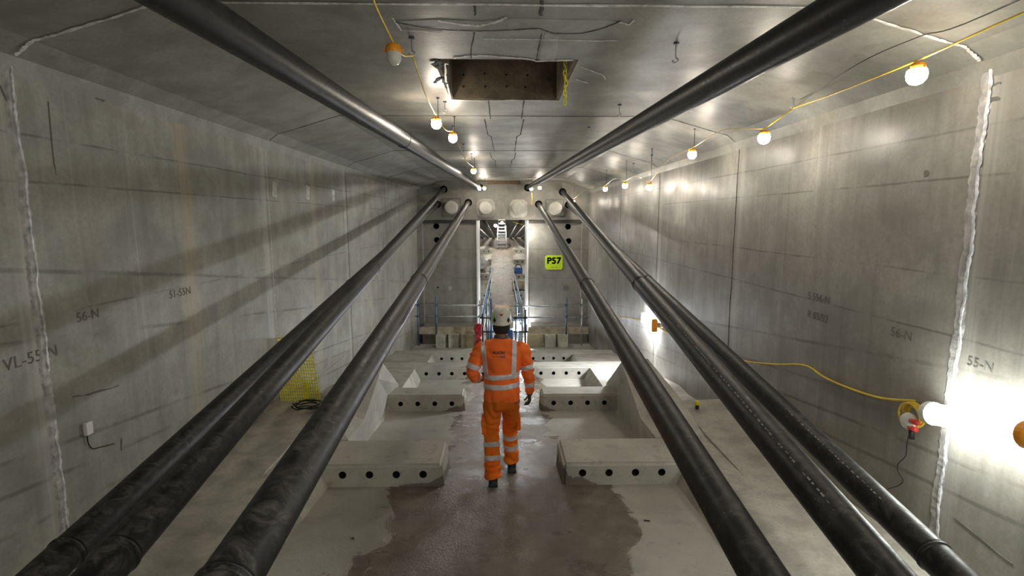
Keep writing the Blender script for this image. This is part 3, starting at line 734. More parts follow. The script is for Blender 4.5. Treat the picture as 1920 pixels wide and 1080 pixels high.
# floodlight on the right wall further down
p = atx(1213, 601, XR - .12)
e = empty('floodlight', p, 'small bright floodlight with orange end on the right wall halfway down', 'light')
bm = bbox(-.03, .05, -.42, .30, -.10, .10, .02); link('lit_face', bm, M['tube2'], e)
bm = bbox(-.04, .06, -.50, -.42, -.12, .12, .01); link('end_cap', bm, M['orangep'], e)
bm = bbox(.05, .11, -.45, .30, -.05, .05, .005); link('bracket', bm, M['steel'], e)
# unseen fill light added behind the camera to keep the near walls lit
for i, (x, y, z, rz, ln) in enumerate(((.45, -2.2, 1.3, 0, .7),)):
    e = empty('tube_light', (x, y, z), 'unseen fill tube light on a stand behind the camera', 'light')
    e.rotation_euler = (0, 0, rz)
    bm = bmesh.new(); tube(bm, [(0, -ln / 2, 0), (0, ln / 2, 0)], .05, 20); link('diffuser', bm, M['tube_back'], e, True)
    bm = bmesh.new(); tube(bm, [(0, 0, -.05), (0, 0, -.88)], .015, 10); link('stand_pole', bm, M['steel'], e)
    bm = bmesh.new(); lathe(bm, [(0, 0), (.2, 0), (.2, .03), (0, .03)], 20, Matrix.Translation((0, 0, -.915))); link('stand_base', bm, M['steel'], e)

e = empty('floodlight', (1.18, -.5, 2.72), 'work lamp on a pole to the right of the camera', 'light')
bm = bmesh.new(); bmesh.ops.create_uvsphere(bm, u_segments=16, v_segments=10, radius=.055); link('lit_dome', bm, M['flood_back'], e, True)
bm = bmesh.new(); tube(bm, [(0, 0, -.06), (0, 0, zf(-.5) - 2.72)], .016, 10); link('stand_pole', bm, M['steel'], e)
# right wall wiring
pts = [atx(*p, XR - .02) for p in ((1130, 590), (1203, 601), (1280, 640), (1340, 665), (1395, 677), (1450, 683), (1508, 685), (1545, 707), (1590, 727), (1650, 746), (1715, 752))]
tag(cable('yellow_cable', pts, .009, M['yellow']), 'yellow cable sagging along the right wall to the tube light', 'cable', 'yellow festoon cables')
c0 = atx(1716, 778, XR - .05)
bm = bmesh.new()
for k, (r, dx, dz) in enumerate(((.082, 0, 0), (.072, .02, .008), (.06, -.03, .012), (.09, .01, -.012))):
    pts = [c0 + Vector((-.012 * k, dx + r * math.cos(2 * PI * t / 20), dz + r * 1.0 * math.sin(2 * PI * t / 20))) for t in range(21)]
    tube(bm, pts, .0075, 8)
tag(link('cable_coil', bm, M['yellow'], None, True), 'coil of yellow cable hanging at the left end of the tube light', 'cable')
p = atx(1705, 790, XR - .09)
e = empty('cable_connector', p, 'white and red plug connectors below the yellow coil', 'plug')
bm = bmesh.new(); lathe(bm, [(0, .045), (.05, .04), (.062, .0), (.05, -.035), (0, -.045)], 20, Matrix.Rotation(PI / 2, 4, 'Y') @ Matrix.Scale(.8, 4, (0, 0, 1))); link('white_cover', bm, M['whitep'], e, True)
for dy, dz in ((-.065, .02), (-.06, -.03)):
    bm = bmesh.new(); tube(bm, [(-.02, dy + .03, dz), (-.02, dy - .03, dz + .005)], .017, 12); link('red_plug', bm, M['redp'], e, True)
bm = bmesh.new(); tube(bm, [(.03, 0, .02), (.092, 0, .02)], .012, 8); link('wall_fixing', bm, M['steel'], e)
bm = bmesh.new(); tube(bm, [(-.01, -.035, -.03), (-.005, -.04, -.11)], .018, 10); link('black_plug', bm, M['blackc'], e, True)
pts = [atx(*p, XR - .012) for p in ((1703, 818), (1700, 835), (1698, 855), (1684, 870), (1684, 885), (1693, 900), (1685, 910), (1664, 917))]
tag(cable('black_cable', pts, .003, M['blackc']), 'thin black wire dangling down the right wall under the plugs', 'cable')
# left wall junction box
p = atx(161, 803, XL)
e = empty('junction_box', p, 'small white junction box on the left wall with a black tail', 'box')
bm = bbox(0, .03, -.028, .028, -.045, .045, .006); link('box_body', bm, M['whitep'], e)
pts = [atx(*q, XL + .012) - p for q in ((163, 815), (166, 832), (174, 841), (190, 838), (214, 832))]
bm = bmesh.new(); tube(bm, cr(pts, 6), .004, 8); link('tail', bm, M['blackc'], e, True)

# coils of black cable on the left ledge
def coil(cx, cy, z, r, n, label, rad=.007):
    bm = bmesh.new()
    for k in range(n):
        ox, oy = random.uniform(-.06, .06), random.uniform(-.05, .05); rx, ry = r * random.uniform(.7, 1.1), r * random.uniform(.5, .85); ph = random.uniform(0, 6)
        pts = [(cx + ox + rx * math.cos(ph + 2 * PI * t / 18), cy + oy + ry * math.sin(ph + 2 * PI * t / 18), z + .008 + .012 * k + .02 * abs(math.sin(t * .8 + k))) for t in range(17)]
        tube(bm, cr(pts, 3), rad, 6)
    pts = [(cx + r * .3, cy - r * .2, z + .03), (cx + r * .9, cy + .05, z + .02), (cx + r * 1.5, cy + .12, z + .012)]
    tube(bm, cr(pts, 5), rad, 6)
    return tag(link('cable_coil', bm, M['blackc'], None, True), label, 'cable')
coil(-2.42, 6.12, .325, .17, 5, 'tangled coil of thin black cable on the left ledge beside the yellow mesh')
coil(-2.05, 6.98, .60, .12, 3, 'thick black hose end on top of the left buttress', .012)
# yellow mesh guard at the end of the left near ledge
a = aty(498, 748, 6.42); b = aty(601, 748, 6.42); c = aty(587, 670, 6.42)
e = empty('mesh_guard', Vector((b.x, 6.43, b.z)), 'yellow plastic mesh guard panel standing at the end of the left ledge', 'guard')
bm = bmesh.new(); W = b.x - (XL + .02); Hh = c.z - b.z + .25; sh = (b.x - c.x) / (c.z - b.z)
nx, nz = 17, 21
for k in range(nx + 1):
    x = -W * k / nx; tube(bm, [(x, 0, -.12), (x - sh * Hh * 0.95, 0, Hh)], .0062, 5)
for k in range(nz + 1):
    z = -.1 + (Hh + .1) * k / nz; tube(bm, [(-sh * z, .004, z), (-W - sh * z, .004, z)], .0066, 5)
link('mesh', bm, M['yellowp'], e)
bm = bmesh.new(); box(bm, -.20, -.155, -.015, -.008, -.10, .22); link('yellow_strap', bm, M['yellowp'], e)
# yellow capped bolt right
p = atz(1307, 766, .325); p.z = .32
e = empty('capped_bolt', p, 'black bolt with yellow cap on the right ledge', 'bolt')
bm = bmesh.new(); tube(bm, [(0, 0, 0), (0, 0, .06)], .022, 12); link('bolt', bm, M['blackc'], e)
bm = bmesh.new(); lathe(bm, [(.03, 0), (.032, .03), (.02, .05), (0, .052)], 12, Matrix.Translation((0, 0, .055))); link('cap', bm, M['yellowp'], e)
# yellow chain in the opening
bm = bmesh.new(); p = atz(1069, 120, 3.95); p.y = 4.6; p.x = .545
for k in range(9):
    r = Matrix.Translation((p.x + .006 * math.sin(k * 2), p.y, 3.98 - k * .04)) @ Matrix.Rotation(k * PI / 2 + .3, 4, 'Z')
    pts = [r @ Vector((.013 * math.cos(t * PI / 6), 0, .026 * math.sin(t * PI / 6))) for t in range(13)]
    tube(bm, pts, .005, 6)
tag(link('yellow_chain', bm, M['yellowp'], None, True), 'yellow chain hanging at the right side of the ceiling opening', 'chain')
bm = bmesh.new(); p = aty(997, 362, 16.5); tube(bm, cr([p, p + Vector((.01, 0, -.2)), p + Vector((-.01, 0, -.42))], 6), .012, 8)
tag(link('yellow_strap', bm, M['yellow'], None, True), 'short yellow strap hanging below the lamp right of the doorway head', 'strap')

# ------------------------------------------------------------------ P57 sign
c = aty(1038.5, 492, PY + .07); w = (aty(1055, 492, PY).x - aty(1022, 492, PY).x) / 2; h = (aty(1038, 479, PY).z - aty(1038, 506, PY).z) / 2
e = empty('pier_sign', Vector((c.x, PY + .075, c.z)), 'yellow green plastic sign reading P57 on the pier wall', 'sign')
bm = bmesh.new(); box(bm, -w, w, -.015, 0, -h, h)
bmesh.ops.bevel(bm, geom=[q for q in bm.edges if abs(q.verts[0].co.y - q.verts[1].co.y) > .01], offset=.04, segments=4, affect='EDGES'); link('sign_panel', bm, M['sign'], e)
t = text_mesh('P57', .30, .002)
def put_text(me, name, parent, mat, off, sx=1.0, bold=0.0):
    bmx = bmesh.new(); bmx.from_mesh(me)
    if bold:
        src = bmx.copy(); tmp = bpy.data.meshes.new('q'); src.to_mesh(tmp); src.free()
        for dx, dy in ((bold, 0), (-bold, 0), (0, bold), (0, -bold)):
            k = len(bmx.verts); bmx.from_mesh(tmp); bmx.verts.ensure_lookup_table()
            for v in bmx.verts[k:]: v.co.x += dx; v.co.y += dy
    for v in bmx.verts: v.co = Vector((v.co.x * sx, -v.co.z, v.co.y)) + off
    me2 = bpy.data.meshes.new(name); bmx.to_mesh(me2); bmx.free(); me2.materials.append(mat)
    o = bpy.data.objects.new(name, me2); COL.objects.link(o); o.parent = parent; return o
put_text(t, 'sign_text', e, M['signtext'], Vector((0, -.018, .05)), 1.08, .013)
bm = bmesh.new()
for x in (-.10, -.07, -.045, -.01, .07, .10): box(bm, x, x + .018, -.017, -.014, -.185, -.165)
o = link('sign_small_print', bm, M['signtext'], e); o['kind'] = 'stuff'

# pencilled marks on the walls
def mark(body, px, X, size, parent, tilt=0):
    p = atx(*px, X); u = Vector((0, 1 if X < 0 else -1, tilt)).normalized(); n = NL if X < 0 else NR
    v = n.cross(u); o = text_obj('pencil_mark', body, size, M['pencil'], p + n * .002, u, v, None, .0005); o.parent = parent
    return o
mark('VL-55-N', (60, 671), XL, .105, wl); mark('56-N', (165, 592), XL, .095, wl); mark('51-55N', (338, 549), XL, .10, wl)
mark('56-N', (1690, 627), XR, .10, wr); mark('55-N', (1838, 684), XR, .085, wr); mark('5 556-N', (1535, 559), XR, .10, wr); mark('R 03/22', (1533, 594), XR, .10, wr)

# ------------------------------------------------------------------ scaffold guard rails
def post(e, x, y, z0, z1, mat, r=.024): bm = bmesh.new(); tube(bm, [(x - e.location.x, y - e.location.y, z0 - e.location.z), (x - e.location.x, y - e.location.y, z1 - e.location.z)], r, 12); link('post', bm, mat, e, True)
def rail(e, p, q, mat, r=.024, nm='rail'): bm = bmesh.new(); tube(bm, [Vector(p) - e.location, Vector(q) - e.location], r, 12); link(nm, bm, mat, e, True)
def coupler(e, p): bm = bmesh.new(); q = Vector(p) - e.location; box(bm, q.x - .04, q.x + .04, q.y - .04, q.y + .04, q.z - .04, q.z + .04); bmesh.ops.bevel(bm, geom=bm.edges[:], offset=.015, segments=1, affect='EDGES'); link('coupler', bm, M['darksteel'], e)
GY = 16.15
for s, pp in ((-1, ((784, 562, 648, 'bluesteel'), (818, 556, 627, 'bluesteel'), (900, 563, 640, 'silvertube'))), (1, ((978, 563, 640, 'silvertube'), (1062, 557, 627, 'bluesteel'), (1091, 560, 648, 'silvertube')))):
    side = 'left' if s < 0 else 'right'
    xs = [aty(a, 600, GY).x for a, *_ in pp]
    e = empty('scaffold_guard_rail', Vector((sum(xs) / 3, GY, zf(GY))), 'scaffold tube guard rail across the pier foot on the %s of the doorway' % side, 'railing', 'scaffold guard rails')
    for x, y0, y1, mk in pp:
        X = aty(x, 600, GY).x; post(e, X, GY, aty(x, y1, GY).z, aty(x, y0, GY).z, M[mk])
    for yy in (572, 593):
        x0, x1 = (778, 906) if s < 0 else (962, 1104)
        rail(e, aty(x0, yy + (0 if s < 0 else 2), GY + .05), aty(x1, yy + (1 if s < 0 else 2), GY + .05), M['silvertube'])
        for x, *_ in pp: coupler(e, aty(x, yy, GY + .025))
    bm = bmesh.new(); a = aty(779 if s < 0 else 990, 613, GY + .06); b = aty(892 if s < 0 else 1103, 626, GY + .06); box(bm, a.x, b.x, GY + .03, GY + .07, b.z, a.z)
    tag(link('scaffold_board', bm, M['wood']), 'long weathered timber toe board on the %s behind the guard rail posts' % side, 'board', 'timber boards at the pier foot')
# scaffold frames either side of the way through
for s, cols in ((-1, ((905, 588, 655), (921, 560, 640))), (1, ((967, 600, 655), (985, 581, 668)))):
    side = 'left' if s < 0 else 'right'; Yk = 15.3
    X0 = aty(cols[0][0], 620, Yk).x; e = empty('scaffold_stand', Vector((X0, Yk, zf(Yk))), 'dark scaffold tube frame standing at the %s of the way through' % side, 'scaffold', 'scaffold frames')
    for x, y0, y1 in cols: post(e, aty(x, 620, Yk).x, Yk, zf(Yk) + .0, aty(x, y0, Yk).z, M['darksteel' if x in (905, 985) else 'bluesteel'], .027)
    for yy in (596, 622):
        a = aty(cols[0][0] - 5, yy, Yk + .05); b = aty(cols[1][0] + 5, yy, Yk + .05); rail(e, a, b, M['darksteel'])
        for x, *_ in cols: coupler(e, aty(x, yy, Yk + .02))
    for dx in (8, 12):
        xx = cols[0][0] + dx; post(e, aty(xx, 620, Yk + .5).x, Yk + .5, zf(Yk), aty(xx, 565, Yk + .5).z, M['silvertube'], .024)
bm = bmesh.new(); a = aty(986, 660, 14.9); tube(bm, [a, aty(1013, 660, 14.9)], .024, 10); tag(link('scaffold_tube', bm, M['darksteel'], None, True), 'short loose scaffold tube end sticking out at the right frame foot', 'tube')
# handrails through the doorway
for s in (-1, 1):
    side = 'left' if s < 0 else 'right'
    x = s * .52
    e = empty('scaffold_handrail', Vector((x, 19.5, zf(19.5))), 'blue and silver scaffold handrail on the %s running through the doorway' % side, 'railing', 'scaffold handrails through the doorway')
    for h, mk, dx in ((1.12, 'bluesteel', 0), (.95, 'silvertube', .06), (.6, 'silvertube', 0), (.5, 'bluesteel', .07)):
        rail(e, (x + s * dx * 1.5 + s * .12, 16.6, zf(16.6) + h), (x + s * dx - s * .05, 23.0, zf(23) + h), M[mk], .022)
    for y in (17.2, 18.9, 20.6, 22.6):
        post(e, x + s * .03, y, zf(y), zf(y) + 1.25, M['bluesteel' if y != 18.9 else 'silvertube'], .022)
        coupler(e, (x + s * .03, y, zf(y) + 1.05)); coupler(e, (x + s * .03, y, zf(y) + .6))
# red webbing bundle hanging left
bm = bmesh.new(); c = aty(897, 628, 15.1)
for k in range(5):
    ox = random.uniform(-.05, .05)
    pts = [c + Vector((ox + .06 * math.sin(t * .9 + k), .02 * k - .04, .34 - t * .075)) for t in range(10)]
    tube(bm, cr(pts, 4), .035, 8)
tag(link('red_webbing', bm, M['redrope'], None, True), 'bundle of red webbing hanging left of the worker', 'webbing')
# blue crates and lit floodlight behind the worker
for i, (x0, x1) in enumerate(((912, 924), (950, 962))):
    a = aty(x0, 619, 16.6); b = aty(x1, 640, 16.6); bm = bbox(a.x, b.x, 16.6, 16.9, zf(16.6), a.z, .02)
    e = tag(link('blue_crate', bm, M['bluep']), 'blue crate standing %s behind the worker in the doorway' % ('left' if i == 0 else 'right'), 'crate', 'blue crates in the doorway')
p = aty(972, 607, 17.2)
e = empty('floodlight', p, 'bright floodlight low in the doorway right of the white helmet', 'light')
bm = bbox(-.16, .12, -.04, .04, -.26, .08, .02); link('lit_face', bm, M['tube2'], e)
bm = bmesh.new(); tube(bm, [(0, .03, -.26), (0, .03, zf(17.2) - p.z)], .02, 10); link('stand_pole', bm, M['steel'], e)

# ------------------------------------------------------------------ beyond the doorway
for i, Y in enumerate((22.2, 24.8, 27.3, 29.4)):
    for s in (-1, 1):
        bm = bbox(*sorted((s * .60, s * 2.87)), Y, Y + .4, zf(Y) - .1, zf(Y) + .27, .02)
        o = tag(link('concrete_block', bm, M['block']), 'distant drilled concrete block seen through the doorway, %s from the door on the %s' % (('first', 'second', 'third', 'fourth')[i], 'left' if s < 0 else 'right'), 'block', 'distant blocks beyond the doorway')
        cut(o, [hole(s * (.80 + .267 * k), Y, zf(Y) + .13, .04, .2, 10) for k in range(4)])
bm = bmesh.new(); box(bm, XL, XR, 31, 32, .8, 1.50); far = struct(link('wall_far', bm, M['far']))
FP = (905, 915, 926, 957, 966, 979)
for i, px in enumerate(FP):
    p = aty(px, 446, 31.0); x0 = p.x * 1.9
    bm = bmesh.new(); tube(bm, [(x0, 19.05, 3.1 - .1 * (i % 2)), (p.x, 31.05, p.z)], .08, 16)
    tag(link('black_duct', bm, M['pipe_dusty'], None, True), 'distant black duct seen through the doorway, %s from the left' % ('first', 'second', 'third', 'fourth', 'fifth', 'sixth')[i], 'pipe', 'distant ducts beyond the doorway')
# aluminium ladder
e = empty('ladder', Vector((-.04, 30.6, zf(30.6))), 'silver aluminium step ladder leaning on the far wall beyond the doorway', 'ladder')
for s in (-1, 1): bm = bmesh.new(); tube(bm, [(s * .28, -.3, 0), (s * .25, .35, 1.35)], .032, 8); link('stile', bm, M['steel'], e, True)
for k in range(7): bm = bmesh.new(); t = .08 + k * .14; box(bm, -.27, .27, -.3 + .65 * t - .03, -.3 + .65 * t + .05, 1.35 * t - .018, 1.35 * t + .018); link('rung', bm, M['steel'], e)
e = empty('ladder', Vector((-.04, 31.5, 1.5)), 'upper ladder section standing behind the step ladder near the lamps', 'ladder')
for s in (-1, 1): bm = bmesh.new(); tube(bm, [(s * .2, 0, 0), (s * .2, .2, 1.2)], .028, 8); link('stile', bm, M['steel'], e, True)
for k in range(5): bm = bmesh.new(); box(bm, -.2, .2, .03 * k, .03 * k + .05, .15 + .23 * k, .18 + .23 * k); link('rung', bm, M['steel'], e)
for px, Y, lab in (((941, 416), 30.5, 'lit lamp above the ladder beyond the doorway'), ((929, 421), 29, 'lit lamp left of the ladder beyond the doorway'), ((993, 432), 17.1, 'lit lamp on the right edge of the doorway')):
    bulb_lamp(aty(*px, Y), True, lab, True, 1.6 if Y > 20 else 1.0)
for i, (x, y) in enumerate(((-1.6, 21), (1.6, 24), (-1.6, 27.5), (1.2, 36))): bulb_lamp(Vector((x, y, 3.6)), True, 'lit lamp under the ceiling of the chamber beyond the doorway', True, 1.6)
cable_pts = [aty(962, 416, 19.3), aty(975, 420, 19.2), aty(990, 424, 19.15)]
tag(cable('yellow_cable', cable_pts, .012, M['yellow']), 'yellow cable crossing the head of the doorway', 'cable', 'yellow festoon cables')
# things on the blocks beyond
bm = bmesh.new(); c = aty(905, 476, 27.6)
bmesh.ops.create_icosphere(bm, subdivisions=3, radius=.34, matrix=Matrix.Translation((c.x, 26.3, zf(26.3) + .36)))
for v in bm.verts: v.co += Vector((noise.noise(v.co * 5), noise.noise(v.co * 5 + Vector((9, 0, 0))), noise.noise(v.co * 5 + Vector((0, 7, 0))))) * .12; v.co.z = max(v.co.z, zf(26.3) + .03)
tag(link('white_sack', bm, M['whitesheet'], None, False), 'crumpled white sack on the left beyond the doorway', 'sack')
c = aty(972, 490, 24.9); e = empty('power_tool', Vector((c.x, 24.95, zf(24.8) + .27)), 'blue machine standing on the block right beyond the doorway', 'tool')
bm = bbox(-.2, .2, -.15, .15, 0, .3, .04); link('machine_body', bm, M['bluep'], e); bm = bmesh.new(); tube(bm, cr([(-.15, 0, .3), (-.1, 0, .42), (.1, 0, .42), (.15, 0, .3)], 5), .02, 8); link('handle', bm, M['blackc'], e, True)
c = aty(972, 506, 23.5); bm = bbox(c.x - .3, c.x + .35, 23.2, 23.6, zf(23.4), zf(23.4) + .42, .02); tag(link('timber_stack', bm, M['wood']), 'stack of brown timber on the right beyond the doorway', 'timber')
bm = bbox(-.33, .28, 20.9, 21.0, zf(21), zf(21) + .26, .01); tag(link('plywood_step', bm, M['pinkwood']), 'pale brown plywood riser across the walkway beyond the doorway', 'step')
bm = bbox(-.5, .5, 20.0, 20.06, zf(20.0), zf(20) + .16, .005); tag(link('steel_step', bm, M['darksteel']), 'dark steel step plate just beyond the doorway', 'step')
# small litter on the near floor
for i, (px, py, L_, mk, lab) in enumerate(((722, 945, .07, 'steel', 'bright steel bolt lying on the floor left of the stain'), (661, 1013, .05, 'darksteel', 'dark nail lying on the floor near the lower left'), (722, 1019, .05, 'wood', 'pale scrap of wood on the floor near the lower left edge of the stain'), (1213, 976, .05, 'blackc', 'black scrap lying on the pale floor at the lower right'))):
    p = atz(px, py, zf(4)); p.z = zf(p.y) + .008; d = Vector((math.cos(i * .9 + .2), math.sin(i * .3) * .3, 0)) * L_ / 2
    bm = bmesh.new(); tube(bm, [p - d, p + d * .7, p + d], [.006, .006, .012], 8); tag(link('floor_scrap', bm, M[mk]), lab, 'debris')

#BEGINPERSON
# ------------------------------------------------------------------ the worker
M['skin'] = plain('brown_skin', (.20, .10, .065), .5, var=.08)
M['hair'] = plain('black_hair', (.012, .010, .009), .7, var=.3, vs=60, bump=.5)
def fabric(name, c1, c2, bump=.25):
    m = NT(name); v = m.objc()
    n = m.noise(v, 7, 5, .6, .6); f = m.noise(v, 160, 2)
    m.put(m.b.inputs['Base Color'], m.mix(m.ramp(n, .3, .7), c1, c2)); m.b.inputs['Roughness'].default_value = .75
    m.b.inputs['Specular IOR Level'].default_value = .25
    m.bump(m.math('ADD', m.math('MULTIPLY', n, 1.0), m.math('MULTIPLY', f, .15)), bump, .02); return m.m
M['jacket'] = fabric('fluorescent_orange_jacket', (1.0, .16, .025), (1.0, .215, .04))
def trous():
    m = NT('orange_work_trousers'); v = m.objc(); z = m.sep(v)[2]
    n = m.noise(v, 5, 5, .6, .6)
    a = m.ramp(m.math('ADD', z, m.math('MULTIPLY', m.math('SUBTRACT', n, .5), .25)), .58, .80)
    c = m.mix(a, m.mix(m.ramp(n, .3, .7), (1.0, .18, .015), (1.0, .24, .02)), (.66, .15, .015))
    m.l(c, m.b.inputs['Base Color']); m.b.inputs['Roughness'].default_value = .8; m.b.inputs['Specular IOR Level'].default_value = .2
    m.bump(n, .3, .02); return m.m
M['trousers'] = trous()
M['reflective'] = plain('silver_reflective_tape', (.66, .62, .66), .45, .1, var=.12, vs=30)
M['collar'] = plain('dark_grey_collar', (.07, .075, .08), .8)
M['helmet'] = plain('off_white_helmet', (.62, .61, .54), .38, var=.04)
M['glove'] = plain('dark_green_knit_glove', (.03, .045, .025), .85, var=.3, vs=60, bump=.4)
M['boot'] = plain('black_leather_boot', (.022, .024, .028), .55, var=.2)
M['print_dark'] = plain('dark_navy_print', (.03, .02, .05), .7)
M['print_red'] = plain('faded_red_print', (.55, .05, .04), .7)
M['print_purple'] = plain('purple_print', (.12, .05, .22), .7)
M['logo_red'] = plain('dark_red_emblem', (.40, .02, .03), .5)
M['logo_black'] = plain('black_vent', (.015, .015, .015), .6)
M['green_patch'] = plain('bright_green_patch', (.22, .75, .02), .5)

PX, PYY = -.012, 4.98
PZ = zf(PYY)
man = empty('person', (PX, PYY, PZ), 'person walking away in an orange high visibility jacket and trousers, white helmet and dark gloves', 'person')

def loft(bm, secs, n=28, cap=True, sq=2.0):
    """secs: (centre, right vec, front vec, rx, ry)"""
    rings = []
    for c, u, w, rx, ry in secs:
        r = []
        for k in range(n):
            t = 2 * PI * k / n; a, b = math.cos(t), math.sin(t)
            if sq != 2: a = math.copysign(abs(a) ** (2 / sq), a); b = math.copysign(abs(b) ** (2 / sq), b)
            r.append(bm.verts.new(c + u * a * rx + w * b * ry))
        rings.append(r)
    for a, b in zip(rings, rings[1:]):
        for k in range(n): bm.faces.new((a[k], a[(k + 1) % n], b[(k + 1) % n], b[k]))
    if cap: bm.faces.new(rings[0][::-1]); bm.faces.new(rings[-1])
UX, UY = Vector((1, 0, 0)), Vector((0, 1, 0))
def limb(bm, pts, rs, n=18, flat=1.0, sub=5):
    P = cr(pts, sub); R_ = []
    for i in range(len(pts) - 1):
        for k in range(sub): R_.append(rs[i] + (rs[i + 1] - rs[i]) * k / sub)
    R_.append(rs[-1]); secs = []
    for i, p in enumerate(P):
        t = (P[min(i + 1, len(P) - 1)] - P[max(i - 1, 0)]).normalized()
        u = (UX - t * UX.dot(t)); u = u.normalized() if u.length > .1 else Vector((0, 0, 1)); w = t.cross(u)
        secs.append((p, u, w, R_[i], R_[i] * flat))
    loft(bm, secs, n)
def solid(name, bm, vox, mat, parent, smooth_it=3, wrinkle=None):
    o = link(name, bm, mat, None, True)
    md = o.modifiers.new('r', 'REMESH'); md.mode = 'VOXEL'; md.voxel_size = vox; md.use_smooth_shade = True
    sm = o.modifiers.new('s', 'SMOOTH'); sm.iterations = smooth_it; sm.factor = .5
    bake(o)
    if wrinkle:
        me = o.data; nn = [v.normal.copy() for v in me.vertices]
        for v, nv in zip(me.vertices, nn): v.co += nv * wrinkle(v.co)
    for p in o.data.polygons: p.use_smooth = True
    if not o.data.materials: o.data.materials.append(mat)
    o.parent = parent; return o

# joints (x right, y forward, z up from the floor under the hips)
SHL, SHR = Vector((-.185, 0, 1.43)), Vector((.19, 0, 1.42))
ELL, ELR = Vector((-.288, -.03, 1.165)), Vector((.262, .01, 1.155))
WRL, WRR = Vector((-.222, .11, 1.055)), Vector((.285, .07, .915))
HPL, HPR = Vector((-.088, 0, .90)), Vector((.088, 0, .90))
KNL, KNR = Vector((-.105, .0, .49)), Vector((.085, .20, .50))
ANL, ANR = Vector((-.088, -.12, .12)), Vector((.105, .24, .10))
# --- body: one continuous surface
bm = bmesh.new()
loft(bm, [(Vector((0, .0, z)), UX, UY, rx, ry) for z, rx, ry in ((.84, .10, .08), (.90, .155, .105), (1.0, .150, .10), (1.12, .142, .095), (1.25, .158, .10), (1.36, .160, .095), (1.42, .13, .078), (1.465, .07, .06), (1.50, .058, .058), (1.58, .056, .06))])
limb(bm, [(-.13, .0, 1.395), SHL + Vector((.01, 0, -.04)), Vector((-.25, .0, 1.30)), ELL, ELL.lerp(WRL, .5) + Vector((-.008, 0, -.008)), WRL], [.045, .048, .046, .040, .034, .027]); limb(bm, [(.13, .0, 1.385), SHR + Vector((-.01, 0, -.04)), Vector((.235, 0, 1.29)), ELR, ELR.lerp(WRR, .5), WRR], [.045, .048, .046, .040, .034, .027])
limb(bm, [HPL + Vector((0, 0, .02)), HPL + Vector((0, 0, -.06)), KNL, ANL], [.09, .085, .058, .038]); limb(bm, [HPR + Vector((0, 0, .02)), HPR + Vector((0, 0, -.06)), KNR, ANR], [.09, .085, .058, .038])
HC = Vector((0, .035, 1.635))     # head centre
loft(bm, [(HC + Vector((0, dy, dz)), UX, UY, rx, ry) for dz, rx, ry, dy in ((-.115, .035, .03, .05), (-.10, .052, .06, .03), (-.06, .066, .085, .012), (-.02, .074, .095, 0), (.03, .077, .10, -.004), (.07, .072, .094, -.006), (.10, .055, .075, -.006), (.122, .025, .035, -.006))])
loft(bm, [(HC + Vector((0, .097 + a, dz)), UX, UY, rx, ry) for dz, rx, ry, a in ((-.035, .008, .006, 0), (-.025, .015, .02, .004), (0, .009, .012, -.002), (.02, .006, .006, -.006))], 10)
for s in (-1, 1):
    loft(bm, [(HC + Vector((s * .076, -.012, dz)), UX, UY, rx, ry) for dz, rx, ry in ((-.035, .006, .008), (-.02, .012, .014), (.005, .014, .02), (.025, .009, .014))], 10)
# hands: palm, four fingers of different lengths and a thumb
def hand(bm, wrist, fwd, palm_n, thumb_dir, k=1.0, curl=.5):
    fwd = fwd.normalized(); side = fwd.cross(palm_n).normalized()
    if side.dot(thumb_dir) < 0: side = -side
    secs = []
    for t, wd, th in ((-.02, .024, .018), (.01, .030, .017), (.04, .040, .016), (.075, .042, .014), (.088, .040, .012)):
        secs.append((wrist + fwd * t * k, side, palm_n, wd * k, th * k))
    loft(bm, secs, 16)
    for i, (off, ln) in enumerate(((.031, .070), (.0105, .078), (-.0105, .072), (-.031, .056))):
        b = wrist + fwd * .075 * k + side * off * k; d = (fwd + side * off * 2.5).normalized(); pts = [b]; a = 0
        for j, f in enumerate((.42, .32, .26)):
            a += curl * (.5, .75, .6)[j] * (1 + .15 * i); pts.append(pts[-1] + (d * math.cos(a) + palm_n * math.sin(a)) * ln * f * k)
        limb(bm, pts, [.0105 * k, .0098 * k, .0088 * k, .0072 * k], 10, 1.0, 3)
    b = wrist + fwd * .02 * k + side * .024 * k
    limb(bm, [b, b + (side * .6 + fwd * .6 + palm_n * .25) * .035 * k, b + (side * .55 + fwd * 1.2 + palm_n * .6) * .045 * k, b + (side * .5 + fwd * 1.7 + palm_n * 1.1) * .047 * k], [.015 * k, .0125 * k, .0105 * k, .008 * k], 10, 1.0, 3)
HL = (WRL, Vector((.42, .85, -.12)), Vector((.75, -.6, -.1)).normalized(), Vector((0, .3, 1)), 1.0)
HR = (WRR, Vector((.03, .06, -1)), Vector((-1, .1, 0)).normalized(), Vector((0, 1, 0)), .7)
for W_, f_, p_, t_, c_ in (HL, HR):
    p_ = (p_ - f_.normalized() * p_.dot(f_.normalized())).normalized(); hand(bm, W_, f_, p_, t_, .93, c_)
body = solid('body', bm, .0065, M['skin'], man, 2)
for s in (-1, 1):
    b2 = bmesh.new(); bmesh.ops.create_uvsphere(b2, u_segments=12, v_segments=8, radius=.011, matrix=Matrix.Translation(HC + Vector((s * .03, .088, .005)))); link('eye', b2, M['whitep'], man, True)
b2 = bmesh.new(); loft(b2, [(HC + Vector((0, .093, -.063 + dz)), UX, UY, rx, .008) for dz, rx in ((-.008, .012), (0, .022), (.007, .014))], 10); link('mouth', b2, M['print_red'], man, True)
